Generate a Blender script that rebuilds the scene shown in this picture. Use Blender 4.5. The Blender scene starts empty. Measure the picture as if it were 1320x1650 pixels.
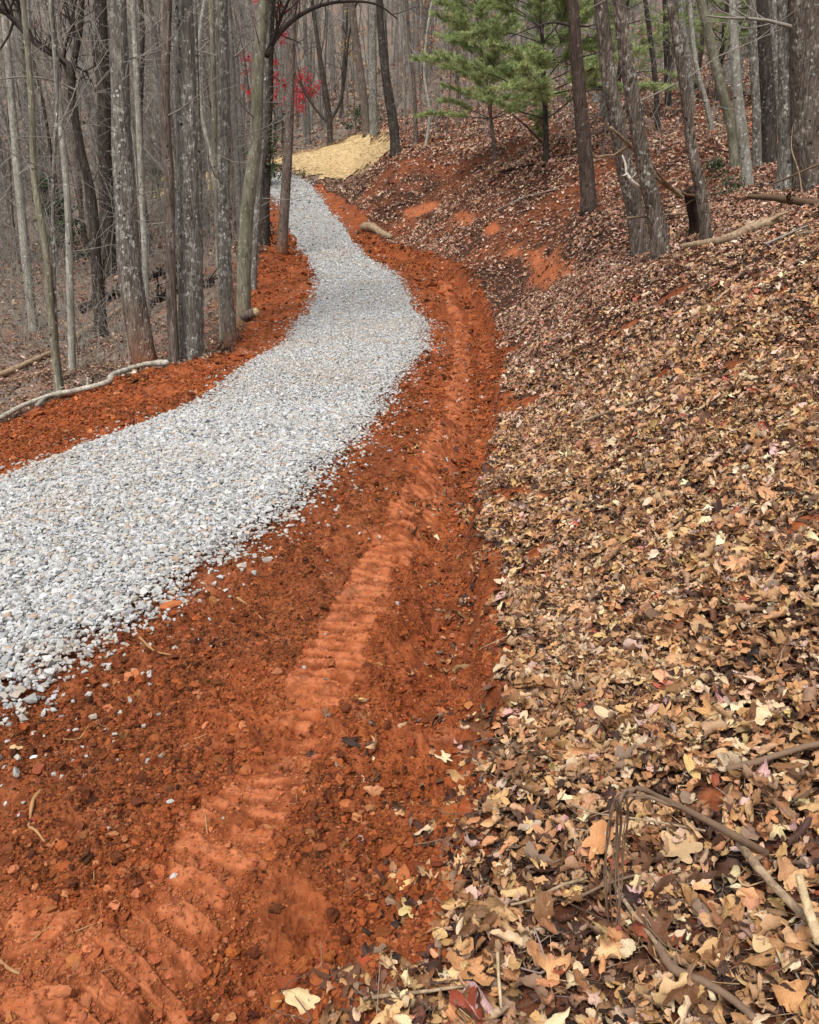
import bpy, bmesh, math, random
import numpy as np
from mathutils import Vector, Matrix
R = math.radians
rnd = random.Random(7)
rng = np.random.default_rng(11)
SC = bpy.context.scene
COL = SC.collection

# ------------------------------------------------------------------ camera, sky, sun, exposure
EYE, PITCH, F = 2.0, R(20.0), 1320.0
cam = bpy.data.objects.new('camera', bpy.data.cameras.new('camera'))
COL.objects.link(cam); SC.camera = cam
cam.location = (0, 0, EYE); cam.rotation_euler = (R(90) - PITCH, 0, 0)
cam.data.sensor_fit = 'HORIZONTAL'; cam.data.sensor_width = 36; cam.data.lens = 36
cam.data.clip_start = 0.05; cam.data.clip_end = 2000

world = bpy.data.worlds.new("World"); SC.world = world; world.use_nodes = True
wn, wl = world.node_tree.nodes, world.node_tree.links
wn.clear()
sky = wn.new('ShaderNodeTexSky'); sky.sky_type = 'NISHITA'; sky.sun_disc = False
SUN_EL, SUN_ROT = R(62), R(200)
sky.sun_elevation = SUN_EL; sky.sun_rotation = SUN_ROT; sky.dust_density = 3.0; sky.air_density = 1.0
hs = wn.new('ShaderNodeHueSaturation'); hs.inputs['Saturation'].default_value = 0.22
bgn = wn.new('ShaderNodeBackground'); bgn.inputs[1].default_value = 0.095
wo = wn.new('ShaderNodeOutputWorld')
wl.new(sky.outputs[0], hs.inputs['Color']); wl.new(hs.outputs[0], bgn.inputs[0]); wl.new(bgn.outputs[0], wo.inputs[0])

sun = bpy.data.objects.new('sun', bpy.data.lights.new('sun', 'SUN')); COL.objects.link(sun)
sun.data.energy = 1.5; sun.data.angle = R(16); sun.data.color = (1.0, 0.96, 0.9)
_d = Vector((math.sin(SUN_ROT) * math.cos(SUN_EL), math.cos(SUN_ROT) * math.cos(SUN_EL), math.sin(SUN_EL)))
sun.rotation_euler = _d.to_track_quat('Z', 'Y').to_euler()
SC.view_settings.view_transform = 'Standard'; SC.view_settings.look = 'None'
SC.view_settings.exposure = 1.02; SC.view_settings.gamma = 1.0
SC.cycles.max_bounces = 5; SC.cycles.diffuse_bounces = 2; SC.cycles.glossy_bounces = 1
SC.cycles.transmission_bounces = 2; SC.cycles.transparent_max_bounces = 4
SC.cycles.use_denoising = True
SC.cycles.caustics_reflective = False; SC.cycles.caustics_refractive = False

# ------------------------------------------------------------------ noise
def _hash(ix, iy, iz, seed):
    h = (ix.astype(np.int64) * 374761393 + iy.astype(np.int64) * 668265263 + iz.astype(np.int64) * 2147483647 + seed * 974634777)
    h = (h ^ (h >> 13)) * 1274126177
    h = h & 0x7fffffff
    h = (h ^ (h >> 16)) & 0xffff
    return h / 65535.0
def n2(x, y, seed=0):
    x = np.asarray(x, float); y = np.asarray(y, float)
    ix = np.floor(x); iy = np.floor(y); fx = x - ix; fy = y - iy
    fx = fx * fx * (3 - 2 * fx); fy = fy * fy * (3 - 2 * fy); z = np.zeros_like(ix)
    a = _hash(ix, iy, z, seed); b = _hash(ix + 1, iy, z, seed); c = _hash(ix, iy + 1, z, seed); d = _hash(ix + 1, iy + 1, z, seed)
    return (a * (1 - fx) + b * fx) * (1 - fy) + (c * (1 - fx) + d * fx) * fy
def n3(x, y, z, seed=0):
    ix = np.floor(x); iy = np.floor(y); iz = np.floor(z); fx = x - ix; fy = y - iy; fz = z - iz
    fx = fx * fx * (3 - 2 * fx); fy = fy * fy * (3 - 2 * fy); fz = fz * fz * (3 - 2 * fz)
    def L(k):
        a = _hash(ix, iy, iz + k, seed); b = _hash(ix + 1, iy, iz + k, seed); c = _hash(ix, iy + 1, iz + k, seed); d = _hash(ix + 1, iy + 1, iz + k, seed)
        return (a * (1 - fx) + b * fx) * (1 - fy) + (c * (1 - fx) + d * fx) * fy
    return L(0) * (1 - fz) + L(1) * fz
def fbm(x, y, seed=0, o=4):
    t = 0; a = .5; s = 0
    for k in range(o):
        t = t + a * n2(x * 2 ** k * 1.03 + 17 * k, y * 2 ** k * .98 - 11 * k, seed + k); s += a; a *= .5
    return t / s
def sstep(a, b, x):
    t = np.clip((x - a) / (b - a), 0, 1); return t * t * (3 - 2 * t)

# ------------------------------------------------------------------ terrain
CP, SP = math.cos(PITCH), math.sin(PITCH)
def ray(u, v):
    a = (u - 660) / F; b = (825 - v) / F
    return np.array([a, CP + b * SP, -SP + b * CP])
def at(u, v, Y):
    """world point seen at photo pixel (u,v) at forward distance Y"""
    d = ray(u, v); return np.array([d[0] / d[1] * Y, Y, EYE + d[2] / d[1] * Y])
ctrl = []
def W(Y, *xz):
    for x, z in xz: ctrl.append((x, Y, EYE + z))
W(-4, (-8, -2.6), (-4, -2.0), (0, -1.7), (4, -.2), (9, 1.0))
W(0, (-8, -2.8), (-5, -2.2), (-3, -2.0), (-1.5, -1.95), (0, -1.84), (.6, -1.74), (1.5, -1.4), (3, -.75), (6, .2))
W(2.2, (-8, -2.9), (-5, -2.25), (-3, -2.03), (-1.3, -1.98), (-.3, -1.95), (.1, -1.92), (.5, -1.8), (1.24, -1.5), (2.5, -.95), (4.5, -.2))
W(4.2, (-8, -3.0), (-5.4, -2.4), (-3.5, -2.08), (-2, -2.0), (-.9, -2), (0, -2.03), (.45, -2.05), (1., -1.76), (2.2, -1.1), (3.5, -.45), (5.5, .05))
W(7, (-9, -3.3), (-5.6, -2.6), (-4.2, -2.16), (-2.6, -2.03), (-1, -2), (.2, -2.03), (.75, -2.09), (1.5, -1.55), (3.4, -.33), (5, .08), (8, .75))
W(11, (-9, -3.3), (-4.8, -2.45), (-3.6, -2.12), (-2.2, -2.02), (-.7, -1.98), (.5, -2.03), (1.1, -2.1), (2, -1.35), (3.2, -.46), (5, 0), (8, .7))
W(15.5, (-10, -3.2), (-5.5, -2.75), (-3.2, -2.15), (-2.2, -2.05), (-1, -1.98), (.4, -1.98), (1.5, -2.08), (2.4, -1.1), (3.5, .02), (6, .6), (9, 1.4))
for u, v, Y in [(163, 542, 20), (53, 523, 24), (110, 600, 13.5), (240, 592, 13), (307, 582, 13.6), (375, 562, 14.6), (395, 527, 17), (420, 400, 27), (453, 410, 27.5),
                (498, 465, 20.5), (665, 465, 20.5), (580, 465, 20.5), (464, 382, 31), (572, 382, 31), (520, 382, 31), (440, 291, 52), (506, 291, 52), (470, 330, 40), (548, 340, 40),
                (775, 465, 20), (885, 440, 18.5), (690, 403, 26), (620, 370, 32), (560, 315, 43), (951, 337, 16), (870, 270, 26), (1142, 386, 12), (1206, 299, 17), (1308, 292, 14),
                (1240, 258, 20), (1187, 261, 20), (639, 248, 40), (760, 340, 27), (700, 300, 34), (800, 200, 45), (1060, 170, 35), (1250, 200, 28), (700, 222, 46),
                (563, 287, 53), (468, 285, 54), (582, 222, 60), (532, 238, 60), (468, 257, 60), (627, 224, 52), (330, 297, 56), (250, 300, 58), (330, 290, 62), (250, 292, 64),
                (0, 420, 42), (81, 417, 36), (174, 430, 30), (250, 420, 30), (330, 390, 34), (380, 430, 24), (0, 560, 18), (300, 470, 21), (400, 330, 44), (300, 330, 48),
                (0, 330, 66), (150, 320, 70), (50, 180, 105), (50, 20, 140), (300, 150, 110), (400, 20, 140), (600, 150, 95), (600, 20, 140), (900, 110, 85), (900, 20, 130),
                (1200, 100, 60), (1200, 10, 100), (1320, 100, 45), (1320, 250, 20), (600, -250, 230), (0, -250, 230), (1300, -200, 200), (-600, 100, 100), (-600, -200, 220), (-600, 400, 50),
                (2000, 0, 60), (2000, -200, 160), (2000, 200, 25), (-600, 560, 18)]:
    ctrl.append(tuple(at(u, v, Y)))
ctrl = np.array(ctrl)
def warp(x, y): return 4 * np.arcsinh(x / 4), 10 * np.arcsinh(y / 10)
def _ker(r2): return 0.5 * r2 * np.log(r2 + 1e-9)
_cx, _cy = warp(ctrl[:, 0], ctrl[:, 1]); _n = len(ctrl)
_K = _ker((_cx[:, None] - _cx) ** 2 + (_cy[:, None] - _cy) ** 2) + np.eye(_n) * 0.02
_P = np.c_[np.ones(_n), _cx, _cy]
_A = np.block([[_K, _P], [_P.T, np.zeros((3, 3))]])
_w = np.linalg.solve(_A, np.r_[ctrl[:, 2], 0, 0, 0])
def H0(x, y):
    x = np.atleast_1d(np.asarray(x, float)); y = np.atleast_1d(np.asarray(y, float))
    sh = x.shape; x = x.ravel(); y = y.ravel(); out = np.empty(len(x))
    for i in range(0, len(x), 60000):
        a, b = warp(x[i:i + 60000], y[i:i + 60000])
        k = _ker((a[:, None] - _cx) ** 2 + (b[:, None] - _cy) ** 2)
        out[i:i + 60000] = k @ _w[:_n] + _w[_n] + _w[_n + 1] * a + _w[_n + 2] * b
    return out.reshape(sh)
def hit(u, v, ymin=.5):
    d = ray(u, v); Y = np.exp(np.linspace(math.log(ymin), math.log(240), 1500))
    X = d[0] / d[1] * Y; Z = EYE + d[2] / d[1] * Y; g = H0(X, Y)
    i = np.argmax(Z < g)
    if Z[i] >= g[i]: i = len(Y) - 1
    if i > 0:
        a = Z[i - 1] - g[i - 1]; b = g[i] - Z[i]; t = a / (a + b + 1e-9)
        yy = Y[i - 1] + (Y[i] - Y[i - 1]) * t
    else: yy = Y[0]
    x = d[0] / d[1] * yy
    return np.array([x, yy, H0(x, yy)[0]])
def hits(px): return np.array([hit(u, v)[:2] for u, v in px])

# outlines of the ground zones, in metres on the ground
ER = hits([(0, 1175), (30, 1150), (100, 1100), (180, 1040), (250, 990), (320, 940), (400, 880), (480, 825), (530, 780), (570, 730), (612, 673), (645, 635), (672, 594), (695, 560), (695, 533), (682, 500), (665, 465), (635, 435)])
ER = np.vstack([ER, [at(589, 401, 28)[:2], at(572, 382, 31)[:2], at(544, 346, 38)[:2], at(520, 312, 46)[:2], at(506, 291, 51)[:2], at(480, 286, 54)[:2], at(440, 288, 55.5)[:2], at(405, 292, 56)[:2]]])
EL = hits([(0, 770), (60, 745), (150, 712), (250, 672), (330, 635), (400, 586), (464, 541), (491, 492), (498, 465), (502, 442)])
EL = np.vstack([EL, [at(487, 412, 27.5)[:2], at(464, 382, 31)[:2], at(448, 350, 37)[:2], at(438, 320, 44)[:2], at(425, 303, 49)[:2], at(408, 300, 52)[:2]]])
_d = ER[0] - ER[4]; _d /= np.linalg.norm(_d)
ER = np.vstack([ER[0] + _d * 5, ER]); EL = np.vstack([EL[0] + _d * 9, EL[0] + _d * 4, EL])
ROAD = np.vstack([ER, EL[::-1]])
DR = hits([(430, 1640), (500, 1570), (600, 1590), (690, 1480), (715, 1390), (750, 1290), (800, 1170), (790, 1050), (795, 950), (770, 860), (775, 780), (800, 690), (810, 600), (795, 520), (762, 450), (672, 408)])
DR = np.vstack([[(-.9, -3)], [(-.7, .6)], DR, [at(604, 376, 31)[:2], at(545, 318, 44)[:2], at(515, 292, 51)[:2]]])
DL = hits([(0, 690), (100, 652), (200, 618), (270, 603), (340, 590), (385, 565), (402, 530), (405, 490)])
DL = np.vstack([DL[0] + _d * 9, DL, [at(415, 440, 23)[:2], at(432, 410, 26)[:2], at(445, 385, 30)[:2], at(432, 350, 37)[:2], at(420, 310, 46)[:2]]])
DIRT = np.vstack([DR, DL[::-1]])
STRAW = np.array([at(*p)[:2] for p in [(250, 312, 51), (340, 303, 52), (404, 303, 51.5), (402, 292, 56.6), (440, 287, 57), (470, 285, 54.4), (510, 288, 52), (563, 290, 52), (600, 272, 47), (634, 250, 41.5), (640, 226, 47), (627, 222, 55), (582, 220, 62), (532, 237, 61), (468, 256, 61), (440, 264, 62), (400, 284, 60), (335, 282, 62), (250, 290, 62)]])
TRACKS = [(hits([(150, 1640), (300, 1430), (395, 1290), (480, 1170), (520, 1090), (552, 1020), (592, 940), (640, 860), (690, 780), (715, 715), (735, 660), (745, 590), (742, 520), (715, 455)]), .145),
          (hits([(-160, 1470), (60, 1550), (200, 1620), (320, 1700)]), .2)]
PATCH = [(1310, 560, .12), (1290, 850, .14), (1180, 585, .12), (1250, 470, .15), (1085, 470, .2), (900, 720, .2), (820, 800, .25), (840, 650, .25), (1000, 1000, .07), (1150, 1300, .07), (860, 900, .14), (1060, 610, .14), (1010, 520, .16), (830, 560, .25)]
SCARS = [[(850, 404), (880, 398), (908, 404), (924, 422), (916, 445), (888, 462), (864, 484), (850, 474), (856, 440)], [(733, 346), (760, 340), (772, 352), (745, 370)], [(776, 364), (800, 358), (808, 370), (784, 378)],
         [(814, 402), (836, 397), (843, 412), (822, 420)], [(640, 340), (700, 320), (716, 330), (668, 354)], [(585, 1606), (632, 1530), (706, 1452), (730, 1462), (690, 1530), (640, 1606)], [(690, 1345), (740, 1300), (790, 1278), (806, 1292), (760, 1330), (715, 1360)]]
PATCH = [(*hit(u, v)[:2], r) for u, v, r in PATCH]
SCARS = [hits(q) for q in SCARS]
def pcoord(P, x, y):
    """distance to polyline, position along it, signed side"""
    best = np.full(x.shape, 1e9); bs = np.zeros(x.shape); bt = np.zeros(x.shape); s0 = 0
    for a, b in zip(P[:-1], P[1:]):
        d = b - a; L = math.hypot(*d); d = d / max(L, 1e-9)
        t = np.clip((x - a[0]) * d[0] + (y - a[1]) * d[1], 0, L)
        qx = x - a[0] - d[0] * t; qy = y - a[1] - d[1] * t; q = np.hypot(qx, qy)
        m = q < best; best = np.where(m, q, best); bs = np.where(m, s0 + t, bs)
        bt = np.where(m, (x - a[0]) * d[1] - (y - a[1]) * d[0], bt); s0 += L
    return best, bs, bt
def inside(P, x, y):
    c = np.zeros(x.shape, bool)
    for (x1, y1), (x2, y2) in zip(P, np.roll(P, -1, 0)):
        if y1 == y2: continue
        c ^= ((y1 > y) != (y2 > y)) & (x < (x2 - x1) * (y - y1) / (y2 - y1) + x1)
    return c
def sd(P, x, y):
    """signed distance, positive inside"""
    d = pcoord(np.vstack([P, P[:1]]), x, y)[0]
    return np.where(inside(P, x, y), d, -d)
def zones(x, y):
    r = np.hypot(x, y)
    road = sd(ROAD, x, y); dirt = sd(DIRT, x, y); straw = sd(STRAW, x, y)
    return r, road, dirt, straw
def leafmask(x, y, dirt):
    """how far the leaf litter covers the ground"""
    k = np.clip(np.hypot(x, y) / 6, .45, 1); w = (fbm(x * 2.2, y * 2.2, 31, 4) - .5) * .5 + (fbm(x * 9, y * 9, 35, 2) - .5) * .25
    m = sstep(.02, -.10, dirt + .03 + w * .8 * k)
    for px, py, pr in PATCH:
        q = np.hypot((x - px), (y - py) * .9) / pr
        m = m * (1 - sstep(1.2, .45, q + w * 1.5) * .95)
    kk = np.clip(np.hypot(x, y) / 15, .15, 1)
    m = m * (1 - .42 * sstep(.5, .66, fbm(x * .55, y * .55, 191, 4)) * sstep(14, 20, np.hypot(x, y)) * sstep(-7, -4, dirt) * (x > -6))
    for q in SCARS: m = m * (1 - .95 * sstep(-.10 * kk, .12 * kk, sd(q, x, y) + w * .8 * kk))
    return m
def relief(x, y, road, dirt, z0=None):
    """clods, tracks and humps added to the smooth terrain"""
    r = np.hypot(x, y); far = sstep(30, 10, r)
    h = (fbm(x * .8, y * .8, 3, 3) - .5) * .16
    h = h + (fbm(x * .35, y * .35, 5, 2) - .5) * .35 * sstep(-1, -4, dirt) * np.clip(r / 20, .3, 3)
    dm = sstep(-.12, .05, dirt) * sstep(.1, -.1, road)
    tr = np.zeros_like(x); bar = np.zeros_like(x)
    for ti, (P, hw) in enumerate(TRACKS):
        d, s, t = pcoord(P, x, y)
        wob = (fbm(x * 3, y * 3, 41, 3) - .5)
        pres = sstep(hw + .01, hw - .02, d + wob * .12 + (fbm(x * 18, y * 18, 57, 2) - .5) * .05) * sstep(.31, .43, fbm(x * 3.3, y * 3.3, 47, 4) + .06)
        ph = (s + t * .10 + wob * .10) / .105 * 2 * math.pi
        sn = np.sin(ph + .9 * (fbm(x * 14, y * 14, 55, 2) - .5))
        b = (.8 - 1.9 * sstep(-.25, -.55, sn)) * sstep(.34, .44, fbm(x * 8, y * 8, 53, 3) + .07) if ti == 0 else 1.6 * sstep(.46, .56, fbm(x * 7, y * 7, 59, 4)) - .8
        m = pres > tr; bar = np.where(m, b, bar); tr = np.maximum(tr, pres)
    micro = (fbm(x * 5, y * 5, 61, 2) - .5) * .11 + (fbm(x * 16, y * 16, 63, 3) - .5) * .085
    v = fbm(x * 45, y * 45, 67, 2); micro = micro + (np.abs(v - .5) * -2 + .4) * .026 * far
    crack = -np.abs(fbm(x * 20, y * 20, 83, 3) - .5) * 3 + .35
    h = h + dm * (micro * (1 - .75 * tr) + tr * (bar * .013 - .007 + crack * .012))
    h = h + sstep(.02, -.1, dirt) * ((fbm(x * 6, y * 6, 71, 3) - .5) * .08)
    dr = pcoord(DR, x, y)[0]; rag = (fbm(x * 5, y * 5, 87, 3) - .5) * .16; sdr = np.where(dirt > 0, dr, -dr) + rag
    h = h - .20 * sstep(-.02, .10, sdr) * sstep(.62, .22, sdr) * sstep(34, 22, r) + .07 * np.exp(-((sdr + .07) / .10) ** 2) * (dr < .6)
    # low berm of pushed-up soil at the ditch and along the left edge
    dl = pcoord(DL, x, y)[0]; h = h + np.exp(-(dl / .35) ** 2) * .09 * (fbm(x * 2, y * 2, 77, 2) + .2)
    rr = sstep(-.15, .25, road); h = h * (1 - .8 * rr) + .035 * rr
    return h, tr, bar
def H(x, y):
    x = np.atleast_1d(np.asarray(x, float)); y = np.atleast_1d(np.asarray(y, float))
    r, road, dirt, straw = zones(x, y)
    return H0(x, y) + relief(x, y, road, dirt)[0]
def Hp(x, y): return float(H(x, y)[0])

# ------------------------------------------------------------------ mesh and object helpers
def link(name, data, parent=None, mat=None):
    o = bpy.data.objects.new(name, data); COL.objects.link(o)
    if parent is not None: o.parent = parent
    if mat is not None and data is not None: data.materials.append(mat)
    return o
def tag(o, label=None, cat=None, group=None, kind=None):
    if label: o['label'] = label
    if cat: o['category'] = cat
    if group: o['group'] = group
    if kind: o['kind'] = kind
    return o
def fastmesh(name, V, Q=None, T=None, smooth=True):
    me = bpy.data.meshes.new(name); V = np.asarray(V, np.float32)
    parts = []; sizes = []
    if Q is not None and len(Q): parts.append(np.asarray(Q, np.int32).ravel()); sizes.append(np.full(len(Q), 4, np.int32))
    if T is not None and len(T): parts.append(np.asarray(T, np.int32).ravel()); sizes.append(np.full(len(T), 3, np.int32))
    L = np.concatenate(parts); S = np.concatenate(sizes); st = np.r_[0, np.cumsum(S)[:-1]].astype(np.int32)
    me.vertices.add(len(V)); me.vertices.foreach_set('co', V.ravel())
    me.loops.add(len(L)); me.loops.foreach_set('vertex_index', L)
    me.polygons.add(len(S)); me.polygons.foreach_set('loop_start', st); me.polygons.foreach_set('loop_total', S)
    me.polygons.foreach_set('use_smooth', np.full(len(S), smooth))
    me.update(calc_edges=True); me.validate()
    return me
def vcol(me, name, arr):
    a = me.attributes.new(name, 'FLOAT_COLOR', 'POINT')
    c = np.ones((len(me.vertices), 4), np.float32); c[:, :arr.shape[1]] = arr; a.data.foreach_set('color', c.ravel())

# ------------------------------------------------------------------ material helpers
class M:
    def __init__(s, name, rough=.85, spec=.25):
        s.m = bpy.data.materials.new(name); s.m.use_nodes = True; s.t = s.m.node_tree; s.n = s.t.nodes; s.l = s.t.links
        s.b = s.n['Principled BSDF']; s.b.inputs['Roughness'].default_value = rough; s.b.inputs['Specular IOR Level'].default_value = spec
        s.co = s.n.new('ShaderNodeTexCoord')
    def set(s, i, v):
        if hasattr(v, 'links') or isinstance(v, bpy.types.NodeSocket): s.l.new(v, i)
        else: i.default_value = v
    def map(s, scale=(1, 1, 1), src='Object'):
        n = s.n.new('ShaderNodeMapping'); n.inputs['Scale'].default_value = scale; s.l.new(s.co.outputs[src], n.inputs[0]); return n.outputs[0]
    def noise(s, vec, scale, detail=4, rough=.55, dist=0):
        n = s.n.new('ShaderNodeTexNoise'); s.l.new(vec, n.inputs['Vector']); n.inputs['Scale'].default_value = scale
        n.inputs['Detail'].default_value = detail; n.inputs['Roughness'].default_value = rough; n.inputs['Distortion'].default_value = dist; return n.outputs[0]
    def vor(s, vec, scale, out='Distance', feat='F1', rand=1):
        n = s.n.new('ShaderNodeTexVoronoi'); n.feature = feat; s.l.new(vec, n.inputs['Vector']); n.inputs['Scale'].default_value = scale; n.inputs['Randomness'].default_value = rand; return n.outputs[out]
    def ramp(s, fac, stops):
        n = s.n.new('ShaderNodeValToRGB'); s.l.new(fac, n.inputs[0]); e = n.color_ramp.elements
        while len(e) < len(stops): e.new(.5)
        for k, (p, c) in enumerate(stops):
            e[k].position = p; e[k].color = (*c, 1) if len(c) == 3 else c
        return n.outputs[0]
    def rng(s, fac, a, b, c=0, d=1):
        n = s.n.new('ShaderNodeMapRange'); s.l.new(fac, n.inputs[0])
        for k, v in enumerate((a, b, c, d)): n.inputs[k + 1].default_value = v
        return n.outputs[0]
    def mix(s, fac, a, b, mode='MIX'):
        n = s.n.new('ShaderNodeMix'); n.data_type = 'RGBA'; n.blend_type = mode
        s.set(n.inputs['Factor'], fac)
        for i, v in ((6, a), (7, b)):
            if isinstance(v, bpy.types.NodeSocket): s.l.new(v, n.inputs[i])
            else: n.inputs[i].default_value = (*v, 1)
        return n.outputs[2]
    def math(s, op, a, b=0.0):
        n = s.n.new('ShaderNodeMath'); n.operation = op; s.set(n.inputs[0], a); s.set(n.inputs[1], b); return n.outputs[0]
    def attr(s, name, kind='GEOMETRY'):
        n = s.n.new('ShaderNodeAttribute'); n.attribute_name = name; n.attribute_type = kind; return n
    def sep(s, c):
        n = s.n.new('ShaderNodeSeparateColor'); s.l.new(c, n.inputs[0]); return n.outputs
    def bump(s, h, strength=.5, dist=.02, prev=None):
        n = s.n.new('ShaderNodeBump'); s.l.new(h, n.inputs['Height']); n.inputs['Strength'].default_value = strength; n.inputs['Distance'].default_value = dist
        if prev: s.l.new(prev, n.inputs['Normal'])
        return n.outputs[0]
    def fin(s, col, nor=None):
        s.set(s.b.inputs['Base Color'], col if isinstance(col, bpy.types.NodeSocket) else (*col, 1))
        if nor: s.l.new(nor, s.b.inputs['Normal'])
        return s.m

# ground: r = loose clay, g = leaf litter, b = pressed clay
def mat_ground():
    m = M('red_clay_and_litter', .9, .15); P = m.map(src='Object'); z = m.sep(m.attr('zone').outputs['Color'])
    n1 = m.noise(P, 1.3, 5); n2_ = m.noise(P, 14, 6, .65); n3_ = m.noise(P, 70, 4, .7)
    clay = m.ramp(n1, [(.3, (.20, .056, .021)), (.5, (.32, .088, .029)), (.7, (.38, .115, .038))])
    clay = m.mix(m.math('MULTIPLY', m.attr('moist').outputs['Fac'], .6), clay, m.mix(n2_, (.13, .042, .018), (.27, .085, .032)))
    clay = m.mix(m.rng(m.noise(P, 3.1, 6, .7), .54, .66, 0, .5), clay, (.46, .19, .105))
    clay = m.mix(m.rng(n2_, .38, .62), m.mix(1, clay, (.50, .42, .38), 'MULTIPLY'), clay)
    clay = m.mix(m.rng(n3_, .60, .75, 0, .6), clay, (.50, .20, .085))
    press = m.mix(m.rng(n2_, .4, .6), (.37, .105, .038), (.47, .16, .070))
    clay = m.mix(z[2], clay, press)
    lit = m.ramp(m.noise(P, 22, 6, .7), [(.3, (.018, .009, .006)), (.5, (.05, .022, .013)), (.65, (.11, .05, .028)), (.8, (.20, .11, .06))])
    lit = m.mix(m.rng(m.noise(P, .9, 4), .5, .65, 0, .5), lit, (.24, .075, .035))
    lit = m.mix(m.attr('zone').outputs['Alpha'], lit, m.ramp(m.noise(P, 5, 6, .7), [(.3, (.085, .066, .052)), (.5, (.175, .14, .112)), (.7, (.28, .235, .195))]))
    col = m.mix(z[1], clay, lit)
    nb = m.bump(n2_, .5, .02); nb = m.bump(n3_, .6, .008, nb)
    return m.fin(col, nb)
def mat_road():
    m = M('crushed_stone_bed', .85, .25); P = m.map()
    c = m.vor(P, 26, 'Color'); s = m.sep(c)
    col = m.ramp(s[0], [(0, (.25, .245, .24)), (.4, (.40, .395, .39)), (.8, (.52, .52, .515)), (1, (.42, .36, .30))])
    e = m.vor(P, 26, 'Distance', 'DISTANCE_TO_EDGE'); col = m.mix(m.rng(e, 0, .09, .85, 0), col, (.12, .105, .09))
    col = m.mix(m.rng(m.noise(P, 1.1, 4), .6, .75, 0, .35), col, (.45, .33, .24))
    return m.fin(col, m.bump(e, .8, .02))
def mat_inst(name, rough, spec, scale, lo, hi, bumpd=.004, trans=0, back=None):
    m = M(name, rough, spec); P = m.map(); a = m.attr('col', 'INSTANCER').outputs['Color']
    n = m.noise(P, scale, 4, .6); col = m.mix(1, a, m.ramp(n, [(.3, (lo,) * 3), (.7, (hi,) * 3)]), 'MULTIPLY')
    if back:
        g = m.n.new('ShaderNodeNewGeometry'); col = m.mix(m.math('MULTIPLY', g.outputs['Backfacing'], back), col, (.50, .34, .23))
    return m.fin(col, m.bump(n, .5, bumpd))
MG = mat_ground(); MR = mat_road()

# ------------------------------------------------------------------ ground sheet: a fan of rings, fine near the camera
def build_ground():
    th = np.concatenate([np.linspace(-105, -42, 60, endpoint=False), np.linspace(-42, -29, 70, endpoint=False), np.linspace(-29, 29, 620, endpoint=False), np.linspace(29, 42, 70, endpoint=False), np.linspace(42, 105, 60)])
    th = np.radians(th)
    r = [.45]
    while r[-1] < 1.5: r.append(r[-1] * 1.0036)
    while r[-1] < 7: r.append(r[-1] * 1.0019)
    while r[-1] < 14: r.append(r[-1] * 1.0048)
    while r[-1] < 260: r.append(r[-1] * 1.011)
    r = np.array(r); X = r[:, None] * np.sin(th); Y = r[:, None] * np.cos(th); x, y = X.ravel(), Y.ravel()
    rr, road, dirt, straw = zones(x, y)
    h, tr, bar = relief(x, y, road, dirt); z = H0(x, y) + h - .03 * sstep(-.05, .15, road)
    nr, nt = len(r), len(th); i = np.arange(nr - 1)[:, None] * nt + np.arange(nt - 1)
    Q = np.stack([i, i + nt, i + nt + 1, i + 1], -1).reshape(-1, 4)
    me = fastmesh('ground', np.c_[x, y, z], Q)
    lm = leafmask(x, y, dirt); lm = np.clip(lm, 0, 1) * (1 - .25 * sstep(.5, .7, fbm(x * 1.2, y * 1.2, 93, 3)))
    sc_ = np.zeros_like(x)
    for q in SCARS: kq = np.clip(np.hypot(*q.mean(0)) / 15, .15, 1); sc_ = np.maximum(sc_, .7 * sstep(-.3 * kq, .1 * kq, sd(q, x, y)))
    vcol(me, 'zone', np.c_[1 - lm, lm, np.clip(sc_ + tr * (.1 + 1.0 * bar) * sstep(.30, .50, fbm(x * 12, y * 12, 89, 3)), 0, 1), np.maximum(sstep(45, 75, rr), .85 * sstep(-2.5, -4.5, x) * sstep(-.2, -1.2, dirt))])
    dl = pcoord(ER, x, y)[0]; mo = sstep(.35, .62, fbm(x * 1.6, y * 1.6, 97, 4) + .22 * np.exp(-(dl / .5) ** 2)) * sstep(12, 6, rr)
    vcol(me, 'moist', np.c_[mo, mo, mo])
    tag(link('ground', me, mat=MG), kind='structure', label='red clay verge and leaf-covered woodland slopes')
build_ground()

def strip_mesh(PL, PR, n, k, fn, lift):
    """grid between two edge lines, draped on the ground"""
    def res(P, n):
        s = np.r_[0, np.cumsum(np.hypot(*np.diff(P, axis=0).T))]; t = np.linspace(0, s[-1], n)
        return np.c_[np.interp(t, s, P[:, 0]), np.interp(t, s, P[:, 1])]
    A, B = res(PL, n), res(PR, n); t = np.linspace(0, 1, k); w = .06 + .05 * n2(np.arange(n) * .12, np.arange(n) * 0.0, 9)[:, None]; t = (w + t[None] * (1 - w - .06 - .05 * n2(np.arange(n) * .15, np.arange(n) * 0.0, 19)[:, None]))
    G = A[:, None] * (1 - t[:, :, None]) + B[:, None] * t[:, :, None]
    x, y = G[..., 0].ravel(), G[..., 1].ravel(); z = fn(x, y) + lift
    i = np.arange(n - 1)[:, None] * k + np.arange(k - 1)
    return np.c_[x, y, z], np.stack([i, i + 1, i + k + 1, i + k], -1).reshape(-1, 4)
V, Q = strip_mesh(EL, ER, 700, 40, H, .006)
tag(link('road', fastmesh('road', V, Q), mat=MR), kind='structure', label='pale gravel driveway winding up into the woods')

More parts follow.
